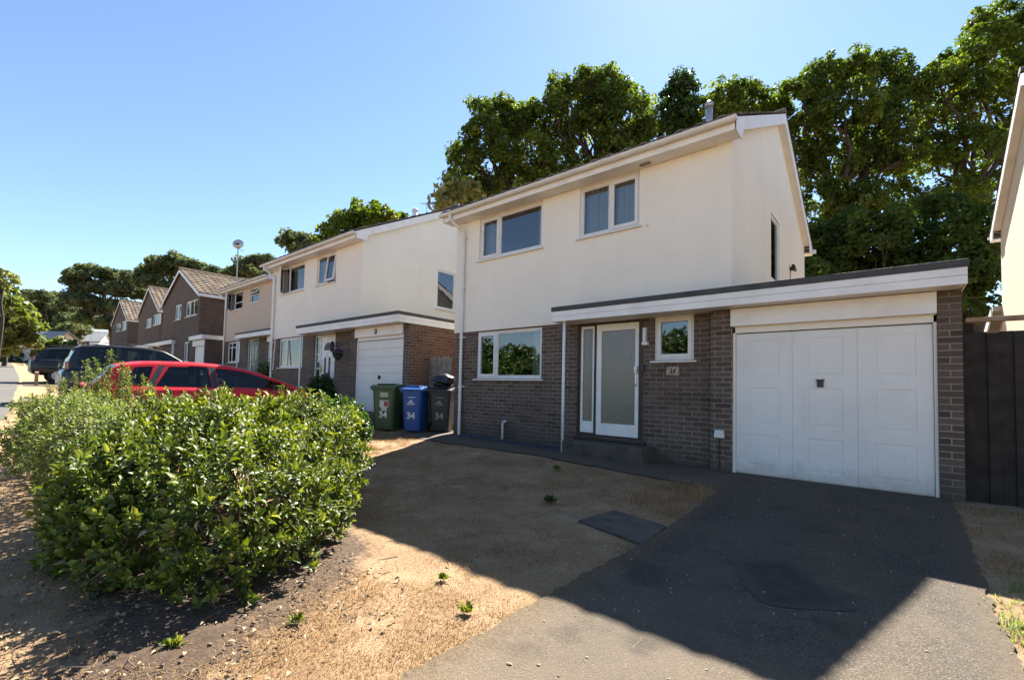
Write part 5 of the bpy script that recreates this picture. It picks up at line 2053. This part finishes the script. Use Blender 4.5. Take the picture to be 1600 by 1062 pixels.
def shoots(blobs, n, rg, bottom=-.45, inner=.25):
    """points and outward directions on the skin (and some inside) of a union of blobs"""
    tot = sum(b_[3] ** 2 for b_ in blobs)
    PP, DD = [], []
    for (cx, cy, cz, rx, ry, rz_) in [(b_[0], b_[1], b_[2], b_[3], b_[4], b_[5]) for b_ in blobs]:
        k = int(n * rx * rx / tot) * 2
        d = sphere_pts(k, rg)
        d = d[d[:, 2] > bottom]
        rad = 1 - inner * rg.random(len(d)) ** 1.6 * 1.6
        rad *= 1 + .15 * (np.sin(d[:, 0] * 9 + cx * 7) * np.sin(d[:, 1] * 8 + cy * 5) + .6 * np.sin(d[:, 2] * 13 + cx))
        p_ = np.array([cx, cy, cz]) + d * rad[:, None] * np.array([rx, ry, rz_])
        keep = np.ones(len(p_), bool)
        for o_ in blobs:
            if (o_[0], o_[1], o_[2]) == (cx, cy, cz):
                continue
            q = ((p_ - np.array(o_[:3])) / np.array(o_[3:6]))
            keep &= (q ** 2).sum(1) > .62
        PP.append(p_[keep]); DD.append(d[keep])
    return np.concatenate(PP), np.concatenate(DD)


def leafy_bush(name, label, base, blobs, n_sh, leaf, L_, per, group=None, seed=0, upbias=.55, flowers=None, stems=10, sprays=None, droop=.0, spread=1., cat='bush', zmin=.03, dens_sp=42):
    rg = np.random.default_rng(seed)
    rr_ = random.Random(seed)
    t = thing(name, label, cat, base, 0, group)
    P, D = shoots(blobs, n_sh, rg)
    if sprays:
        for (x_, y_, z_, h_, lean) in sprays:
            k = int(h_ * dens_sp)
            f_ = np.linspace(0, 1, k)
            q = np.stack([x_ + lean[0] * f_ + rg.normal(0, .02, k), y_ + lean[1] * f_ + rg.normal(0, .02, k), z_ + h_ * f_], 1)
            P = np.concatenate([P, q]); D = np.concatenate([D, sphere_pts(k, rg) * .8 + (0, 0, .3)])
    g_ = gz(P[:, 0] + base[0], P[:, 1] + base[1]) - base[2]
    ok = P[:, 2] > g_ + zmin
    P, D = P[ok], D[ok]
    D = D * (1 - upbias) + np.array([0, 0, 1.]) * upbias + rg.normal(0, .22, D.shape)
    D /= np.linalg.norm(D, axis=1)[:, None]
    n = len(P)
    A = np.cross(D, np.array([.3, .5, .1]))
    A /= np.linalg.norm(A, axis=1)[:, None]
    B = np.cross(D, A)
    LP, LD, LN, LT = [], [], [], []
    stone = rg.random(n)
    slen = L_ * 2.0
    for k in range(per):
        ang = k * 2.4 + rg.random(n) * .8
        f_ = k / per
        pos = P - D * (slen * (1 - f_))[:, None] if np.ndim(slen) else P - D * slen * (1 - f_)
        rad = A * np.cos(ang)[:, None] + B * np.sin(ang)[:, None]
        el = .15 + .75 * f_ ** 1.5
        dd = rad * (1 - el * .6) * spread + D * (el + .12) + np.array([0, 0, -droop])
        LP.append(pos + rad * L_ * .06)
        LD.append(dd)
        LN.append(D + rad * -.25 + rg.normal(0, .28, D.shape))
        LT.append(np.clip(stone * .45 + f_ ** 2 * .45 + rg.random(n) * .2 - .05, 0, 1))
    LP, LD, LN, LT = map(np.concatenate, (LP, LD, LN, LT))
    ll = L_ * rg.uniform(.5, 1.3, len(LP))
    dead = rg.random(len(LP)) < .012
    V, F, kf = leaf_shape(LP[dead], LD[dead] + (0, 0, -.6), LN[dead], ll[dead], ll[dead] * .4, .3, rg=rg)
    nmesh('withered_leaves', V, F, 'dead_leaf', t)
    LP, LD, LN, LT, ll = LP[~dead], LD[~dead], LN[~dead], LT[~dead], ll[~dead]
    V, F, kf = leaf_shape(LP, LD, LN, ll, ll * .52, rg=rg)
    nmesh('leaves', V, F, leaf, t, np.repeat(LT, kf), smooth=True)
    mb = MB()
    cen = np.array([[b_[0], b_[1]] for b_ in blobs]).mean(0)
    for k in range(stems):
        b_ = rr_.choice(blobs)
        sx, sy = b_[0] + rr_.uniform(-.3, .3) * b_[3], b_[1] + rr_.uniform(-.3, .3) * b_[4]
        zg = float(gz(sx + base[0], sy + base[1])) - base[2]
        for j in range(5):
            d = sphere_pts(1, rg)[0]
            e = (b_[0] + d[0] * b_[3] * .85, b_[1] + d[1] * b_[4] * .85, b_[2] + abs(d[2]) * b_[5] * .8)
            limb(mb, (sx, sy, zg - .03), e, rr_.uniform(.010, .02), .003, rr_, n=6, wob=.1)
    for (x_, y_, z_, h_, lean) in sprays or []:
        limb(mb, (x_, y_, z_ - .3), (x_ + lean[0], y_ + lean[1], z_ + h_), .006, .002, rr_, n=6, wob=.03)
    # fine twigs to the shoots
    for k in rg.choice(n, min(n, 900), replace=False):
        p_, d_ = P[k], D[k]
        mb.tube([tuple(p_), tuple(p_ - d_ * slen), tuple(p_ - d_ * slen * 2.4 + np.array([0, 0, -.04]))], [.0012, .002, .003], 4, cap=False)
    mb.build('stems', 'twig', t, fix=False)
    for (fx, fy, fz, fr) in flowers or []:
        q = sphere_pts(46, rg)
        q[:, 2] = np.abs(q[:, 2])
        V, F = leaf_quads(np.array([fx, fy, fz]) + q * fr * rg.uniform(.3, .9, 46)[:, None], q, fr * .8, 1.1, .3, rg)
        nmesh('flower', V, F, 'flower_leaf', t, np.repeat(rg.random(46), 2))
    return t


zb0 = -.15
bb = (3.3, -5.7, zb0)
def bl(x, y, z, rx, ry, rz_):
    return (x - bb[0], y - bb[1], z - bb[2], rx, ry, rz_)


leafy_bush('bush', 'big glossy green bush filling the left foreground', bb,
           [bl(3.62, -6.0, .24, .88, .70, .70), bl(3.25, -5.15, .36, .74, .68, .64), bl(2.75, -4.75, .42, .62, .52, .58), bl(2.55, -5.7, .36, .9, .85, .60), bl(3.3, -6.45, .18, .66, .42, .60), bl(1.9, -5.2, .36, .75, .75, .58), bl(3.98, -5.5, .16, .52, .45, .46), bl(3.95, -6.42, .04, .52, .36, .46), bl(3.5, -6.62, .12, .45, .28, .42), bl(4.3, -5.92, .18, .50, .46, .58), bl(4.5, -6.2, .16, .42, .36, .60), bl(2.9, -6.0, .4, .35, .3, .62), bl(3.35, -5.6, .55, .3, .3, .46), bl(2.3, -5.0, .48, .3, .3, .5)],
           6000, 'bush_leaf', .056, 9, seed=5, flowers=None, stems=18, upbias=.45, sprays=[(rnd.uniform(-1.3, .5), rnd.uniform(-.5, .5), rnd.uniform(.72, .92), rnd.uniform(.2, .34), (rnd.uniform(-.1, .1), rnd.uniform(-.1, .1))) for _ in range(26)])
bb2 = (.9, -6.2, zb0)
def bl2(x, y, z, rx, ry, rz_):
    return (x - bb2[0], y - bb2[1], z - bb2[2], rx, ry, rz_)


spr = []
for (px_, py_, D_) in ((172, 545, 7.2), (165, 575, 7.0), (120, 580, 7.4), (130, 560, 7.6), (205, 590, 6.6), (190, 565, 7.0), (95, 600, 7.6), (150, 600, 6.8), (60, 620, 7.4), (225, 600, 6.4), (110, 610, 6.6), (245, 600, 6.2), (140, 575, 7.1), (182, 580, 6.7), (215, 585, 6.5), (155, 560, 7.3), (80, 600, 7.5), (105, 590, 7.3), (235, 595, 6.3), (200, 575, 6.8), (265, 605, 6.0)):
    q = dep(px_, py_, D_)
    h_ = rnd.uniform(.35, .6) if py_ > 565 else .75
    spr.append((q[0] - bb2[0] + .02, q[1] - bb2[1], q[2] - h_ - bb2[2], h_, (rnd.uniform(-.06, .06), rnd.uniform(-.06, .06))))
fl = []
for (px_, py_, D_) in ((130, 602, 6.3), (328, 618, 5.6), (358, 622, 5.2), (312, 637, 4.9), (337, 612, 5.8), (346, 648, 4.6)):
    q = dep(px_, py_, D_)
    fl.append((q[0] - bb2[0], q[1] - bb2[1], q[2] - bb2[2], .04))
leafy_bush('rose_bush', 'paler rambling rose with tall thin sprays, behind and left of the big bush', bb2,
           [bl2(.9, -6.35, .35, .8, .55, .58), bl2(-.1, -6.5, .35, .85, .5, .62), bl2(1.7, -6.35, .3, .65, .5, .52), bl2(.6, -5.6, .4, .9, .7, .55), bl2(-1.0, -6.1, .35, .8, .6, .62)],
           3800, 'rose_leaf', .038, 7, seed=9, flowers=fl, stems=12, sprays=spr, upbias=.4, dens_sp=60)
# dark shrub by the neighbour's path, with pink bloom
q = dep(535, 625, 8.3)
sb = (float(q[0]), float(q[1]), float(gz(q[0], q[1])))
leafy_bush('shrub', 'dark leafy shrub with a pink bloom, between the big bush and the green bin', sb,
           [(0, 0, .62, .42, .38, .42), (.25, .1, .45, .35, .3, .35), (-.4, -.1, .6, .4, .35, .42)],
           620, 'dark_shrub_leaf', .075, 7, seed=12, flowers=[(.38, -.1, .48, .05), (.3, -.25, .4, .05)], stems=5, cat='shrub')
# shrubs in front of the neighbours' walls
for i, (px_, py_, D_, r_, lab, lf) in enumerate(((505, 605, 14.0, .42, 'round dark shrub by the next-door white front door', 'dark_shrub_leaf'), (430, 585, 17.5, .62, 'wide dark shrub under the next-door front window', 'dark_shrub_leaf'))):
    q = dep(px_, py_, D_)
    zg = float(gz(q[0], q[1]))
    leafy_bush('shrub', lab, (float(q[0]), float(q[1]), zg), [(0, 0, max(.3, q[2] - zg), r_, r_, r_), (r_ * .7, .1, max(.25, q[2] - zg - .2), r_ * .7, r_ * .6, r_ * .7)],
               420, lf, .09, 6, seed=20 + i, stems=4, group='shrubs against the neighbours walls', cat='shrub')
# hanging basket on the neighbour's pier
q = on(528, 550, 1, -.45)
t = thing('hanging_basket', 'hanging basket of violet flowers by the next-door front door', 'hanging basket', tuple(map(float, q)))
t.scale = (.72, .72, .72)
m = MB()
m.tube([(0, 0, -.32), (0, 0, -.28), (0, 0, -.18), (0, 0, -.1)], [.03, .1, .16, .18], 14)
m.build('basket', 'wood_bark', t, smooth=True)
m = MB()
for a_ in (0, 2.1, 4.2):
    m.tube([(.17 * math.cos(a_), .17 * math.sin(a_), -.1), (0, 0, .3)], .004, 5)
m.tube([(0, 0, .3), (0, .28, .32)], .008, 6)
m.build('chain', 'black_plastic', t)
P = sphere_pts(500) * rng.uniform(.1, .2, 500)[:, None] + (0, 0, -.06)
V, F = leaf_quads(P, P, .05)
nmesh('foliage', V, F, 'dark_shrub_leaf', t, np.repeat(rng.random(500), 2))
P = sphere_pts(110) * .19 + (0, 0, -.02)
P = P[P[:, 2] > -.05]
V, F = leaf_quads(P, P, .05, 1.1, .3)
nmesh('blooms', V, F, 'flower_violet', t, np.repeat(rng.random(len(P)), 2))

# wooden stake at the verge, far left
q = dep(56, 604, 20)
t = thing('wooden_post', 'short brown wooden post on the dry verge in front of the black off-roader', 'post', (float(q[0]), float(q[1]), float(q[2])))
m = MB()
m.box(-.06, .06, -.06, .06, -.3, .62)
m.prism([(-.06, .62), (.06, .62), (0, .66)], 1, -.06, .06)
m.build('stake', 'rail_wood', t, bevel=.004)

# white broom handle leaning by the neighbour's downpipe
q = on(425, 560, 1, -.35)
m = MB()
m.tube([(0, 0, 0), (-.12, .1, 1.3)], .018, 8)
o = m.build('pole', 'number_white', None)
o.location = (float(q[0]) + .1, float(q[1]), float(q[2]) - .4)
tag(o, 'white pole leaning against the next-door brick wall left of its window', 'pole')

# satellite dish on its mast above the brick gable
q = dep(370, 430, 24)
t = thing('satellite_dish', 'round grey satellite dish on a tall mast above the tiled roofs', 'satellite dish', (float(q[0]), float(q[1]), float(q[2]) - 1.2))
hh = dep(374, 386, 24)[2] - q[2] + 1.2
m = MB()
m.tube([(0, 0, -.6), (0, 0, hh)], .03, 8)
m.build('mast', 'zinc_metal', t)
ca, sa = FW[0] * -1, FW[1] * -1
m = MB(Matrix.Translation((0, 0, hh + .17)) @ Matrix.Rotation(math.atan2(sa, ca), 4, 'Z'))
rings = []
for k in range(6):
    r_ = .27 * k / 5
    rings.append([(.08 - .06 * (k / 5) ** 2, r_ * 1.1 * math.cos(a_), r_ * .9 * math.sin(a_)) for a_ in np.linspace(0, 2 * math.pi, 24, endpoint=False)])
for k in range(5):
    for j in range(24):
        m.add([rings[k][j], rings[k][(j + 1) % 24], rings[k + 1][(j + 1) % 24], rings[k + 1][j]], [(0, 1, 2, 3)])
m.build('reflector', 'zinc_metal', t, smooth=True)
m = MB(Matrix.Translation((0, 0, hh + .17)) @ Matrix.Rotation(math.atan2(sa, ca), 4, 'Z'))
m.tube([(.1, 0, -.2), (-.2, .12, -.3), (-.3, .14, -.22)], .014, 6)
m.box(.08, .13, -.1, .1, -.06, .02)
m.build('receiver_arm', 'black_plastic', t)


# ------------------------------------------------------------------ grass, litter, stones
def blades(name, poly, n, leaf, h, wd, lean, kindlabel=None, seed=0, excl=None, tone=(0, 1), over=2):
    rg = np.random.default_rng(seed)
    P = np.array(poly)
    lo, hi = P.min(0), P.max(0)
    X = rg.uniform(lo[0], hi[0], n * over)
    Y = rg.uniform(lo[1], hi[1], n * over)
    ok = poly_sdf(poly, X, Y) < -.02 + .08 * rg.normal(size=len(X)) * .5
    cl_ = vnoise(X, Y, 2.3, 1) * .6 + vnoise(X, Y, 9, 2) * .4
    ok &= rg.random(len(X)) < .05 + np.clip((cl_ - .3) * 2.4, 0, 1)
    if excl is not None:
        ok &= ~excl(X, Y)
    X, Y = X[ok][:n], Y[ok][:n]
    k = len(X)
    Z = gz(X, Y) - .012 + rough_ground(X, Y)
    a = rg.uniform(0, 2 * np.pi, k)
    ln = rg.uniform(.3, 1., k) * lean
    hh_ = h * rg.uniform(.4, 1.3, k) * (.6 + .8 * vnoise(X, Y, 4, 7))
    dx, dy = np.cos(a), np.sin(a)
    w2 = wd * rg.uniform(.6, 1.3, k)
    B = np.stack([X, Y, Z], 1)
    side = np.stack([-dy * w2, dx * w2, np.zeros(k)], 1)
    mid = B + np.stack([dx * ln * hh_ * .4, dy * ln * hh_ * .4, hh_ * .6], 1)
    tip = B + np.stack([dx * ln * hh_ * 1.2, dy * ln * hh_ * 1.2, hh_ * (1.05 - .5 * np.minimum(1, ln))], 1)
    V = np.stack([B - side, B + side, mid + side * .7, mid - side * .7, tip], 1).reshape(-1, 3)
    i = np.arange(k) * 5
    F = np.stack([np.stack([i, i + 1, i + 2], 1), np.stack([i, i + 2, i + 3], 1), np.stack([i + 3, i + 2, i + 4], 1)], 1).reshape(-1, 3)
    T_ = tone[0] + (tone[1] - tone[0]) * rg.random(k)
    o = nmesh(name, V, F, leaf, None, np.repeat(T_, 3))
    tag(o, kind='stuff')
    return o


LAWN = [(6.1, -1.1), (5.2, -1.15), (.9, -1.05), (-1.0, -1.0), (-1.6, -1.4), (-1.6, -4.2), (1.2, -5.6), (3.0, -4.9), (4.2, -4.9), (4.8, -5.3), (5.2, -5.8), (5.7, -6.6), (6.1, -7.2)]
cover = lambda X, Y: (poly_sdf(hp, X, Y) < .02)
blades('dry_grass', LAWN, 230000, 'straw', .017, .0011, 1.4, seed=1, excl=cover)
blades('dry_grass', [(5.75, -5.2), (6.12, -5.1), (6.12, -7.4), (5.4, -7.4), (4.7, -5.4)], 16000, 'straw', .022, .0015, 1.3, seed=2)
blades('dry_grass', [(-.6, -6.6), (3.9, -6.9), (4.5, -7.6), (-1, -8.1), (-12, -6.7), (-10, -5.2), (-5, -6.0), (-2, -6.9)], 30000, 'straw', .03, .002, 1.2, seed=3)
blades('dry_grass', [(-1.7, -.9), (-.2, -.85), (.7, -1.6), (.6, -2.6), (-1.6, -2.4)], 12000, 'straw', .04, .002, 1., seed=4)
blades('green_grass', [(8.05, -2.7), (8.45, -2.4), (9.3, -2.9), (9.3, -5), (8.35, -4.8), (8.15, -3.9)], 9000, 'green_grass', .05, .0025, 1., seed=5)
blades('dry_grass', [(8.12, -.3), (9.4, -.3), (9.4, -5.4), (8.2, -5.4)], 16000, 'straw', .035, .002, 1.1, seed=6)
blades('dry_grass', [(5.45, -1.25), (6.05, -1.3), (6.0, -2.6), (5.3, -2.5)], 2200, 'straw', .11, .0014, .7, seed=7)
blades('dry_grass', [(4.5, -5.2), (5.0, -5.6), (5.6, -6.4), (5.7, -7.2), (4.6, -7.2), (3.2, -6.9), (2.8, -6.6), (4.3, -6.5), (4.8, -6.2), (4.6, -5.7)], 9000, 'straw', .028, .0018, 1.3, seed=8)
rt = np.random.default_rng(77)
TUFT = [(rt.uniform(1.6, 5.9), rt.uniform(-5.6, -1.5), rt.uniform(.05, .13)) for _ in range(30)]
def outside_tufts(X, Y):
    m_ = np.ones(X.shape, bool)
    for tx, ty, tr in TUFT:
        m_ &= np.hypot(X - tx, (Y - ty) * 1.3) > tr
    return m_ | cover(X, Y)
blades('dry_grass', LAWN, 3200, 'straw', .045, .0014, 1.1, seed=31, tone=(0, .6), excl=outside_tufts, over=24)
rg = np.random.default_rng(3)
for i, (x_, y_, r_, lab) in enumerate(((4.72, -2.95, .08, 'dark green weed tuft in the shaded lawn'), (5.83, -5.35, .05, 'small green weed on the lawn beside the driveway edge'), (5.4, -5.15, .045, 'tiny green weed in the sunlit lawn, farther from the drive'),
                                      (5.25, -6.05, .045, 'small green weed in the brown soil right of the big bush'), (5.05, -6.55, .05, 'small green weed low in the soil at the bottom of the view'), (3.9, -1.6, .07, 'straggly weed tuft near the front path'))):
    k = 60
    P = np.zeros((k, 3)) + rg.normal(0, r_ * .25, (k, 3)) * (1, 1, .1)
    D = sphere_pts(k, rg)
    D[:, 2] = np.abs(D[:, 2]) + .3
    V, F, kf = leaf_shape(P, D, sphere_pts(k, rg) + (0, 0, 1), np.full(k, r_) * rg.uniform(.6, 1.3, k), np.full(k, r_ * .25), rg=rg)
    o = nmesh('weed', V, F, 'dark_shrub_leaf' if i == 0 else 'bush_leaf', None, np.repeat(rg.random(k), kf))
    o.location = (x_, y_, float(gz(x_, y_)))
    tag(o, lab, 'weed', 'weeds in the front lawn')


def scatter_stones(name, poly, n, mat, smin, smax, seed, flat=.5, zoff=0.):
    rg = np.random.default_rng(seed)
    P = np.array(poly)
    lo, hi = P.min(0), P.max(0)
    X = rg.uniform(lo[0], hi[0], n * 2)
    Y = rg.uniform(lo[1], hi[1], n * 2)
    ok = poly_sdf(poly, X, Y) < 0
    X, Y = X[ok][:n], Y[ok][:n]
    oct_v = np.array([(1, 0, 0), (0, 1, 0), (-1, 0, 0), (0, -1, 0), (0, 0, 1), (0, 0, -1), (.7, .7, .35), (-.7, .7, .3), (-.7, -.7, .35), (.7, -.7, .3)], float)
    tri = [(0, 6, 4), (6, 1, 4), (1, 7, 4), (7, 2, 4), (2, 8, 4), (8, 3, 4), (3, 9, 4), (9, 0, 4), (0, 5, 6), (6, 5, 1), (1, 5, 7), (7, 5, 2), (2, 5, 8), (8, 5, 3), (3, 5, 9), (9, 5, 0)]
    VV, FF = [], []
    for i in range(len(X)):
        s_ = smin + (smax - smin) * rg.random() ** 2.5
        v_ = oct_v * rg.uniform(.7, 1.3, (10, 3)) * s_ * np.array([1, rg.uniform(.6, 1), flat])
        c_, q_ = math.cos(i), math.sin(i)
        v_ = v_ @ np.array([[c_, q_, 0], [-q_, c_, 0], [0, 0, 1]])
        VV.append(v_ + (X[i], Y[i], float(gz(X[i], Y[i])) + zoff + s_ * flat * .4))
        FF.append(np.array(tri) + 10 * i)
    return tag(nmesh(name, np.concatenate(VV), np.concatenate(FF), mat), kind='stuff')


scatter_stones('slate_chippings', [(.35, -.03), (3.2, -.03), (3.15, -.42), (1.8, -.34), (.4, -.3)], 1500, 'slate', .008, .035, 1, .45, .004)
scatter_stones('gravel', [(6.1, -.3), (8.1, -.3), (8.1, -7), (6.1, -7)], 420, 'stone_cream', .0015, .008, 2, .6, .004)
scatter_stones('soil_crumbs', [(4.4, -5.3), (4.9, -5.5), (5.7, -6.5), (5.6, -7.3), (2.2, -7.2), (3.2, -6.6), (4.3, -6.0)], 900, 'soil_crumb', .003, .013, 3, .6, .0)
scatter_stones('pebbles', [(4.5, -5.4), (5.0, -5.6), (5.7, -6.5), (5.5, -7.3), (3.2, -7.2), (4.3, -6.2)], 45, 'stone_white', .004, .016, 4, .5, .004)
# fallen leaves: litter nobody could count
n = 520
X = np.concatenate([rng.uniform(3.8, 5.7, 330), rng.uniform(-1, 6, 150), rng.uniform(6, 8.4, 40)])
Y = np.concatenate([rng.uniform(-7.2, -5.3, 330), rng.uniform(-5, -1, 150), rng.uniform(-6, -.4, 40)])
P = np.stack([X, Y, gz(X, Y) + .008], 1)
V, F, kf = leaf_shape(P, np.concatenate([rng.normal(0, 1, (n, 2)), rng.normal(0, .15, (n, 1))], 1), rng.normal(0, .35, (n, 3)) + (0, 0, 1), rng.uniform(.018, .042, n), rng.uniform(.012, .022, n))
tag(nmesh('fallen_leaves', V, F, 'dead_leaf'), kind='stuff')
m = MB()
for k in range(60):
    x_, y_ = rnd.uniform(4.2, 5.6), rnd.uniform(-7.1, -5.5)
    a_ = rnd.uniform(0, 6.3)
    l_ = rnd.uniform(.04, .16)
    z_ = float(gz(x_, y_)) + .012
    m.tube([(x_, y_, z_), (x_ + l_ * .5 * math.cos(a_), y_ + l_ * .5 * math.sin(a_), z_ + rnd.uniform(0, .02)), (x_ + l_ * math.cos(a_ + .3), y_ + l_ * math.sin(a_ + .3), z_)], .0022, 5)
tag(m.build('fallen_twigs', 'twig', None, fix=False), kind='stuff')
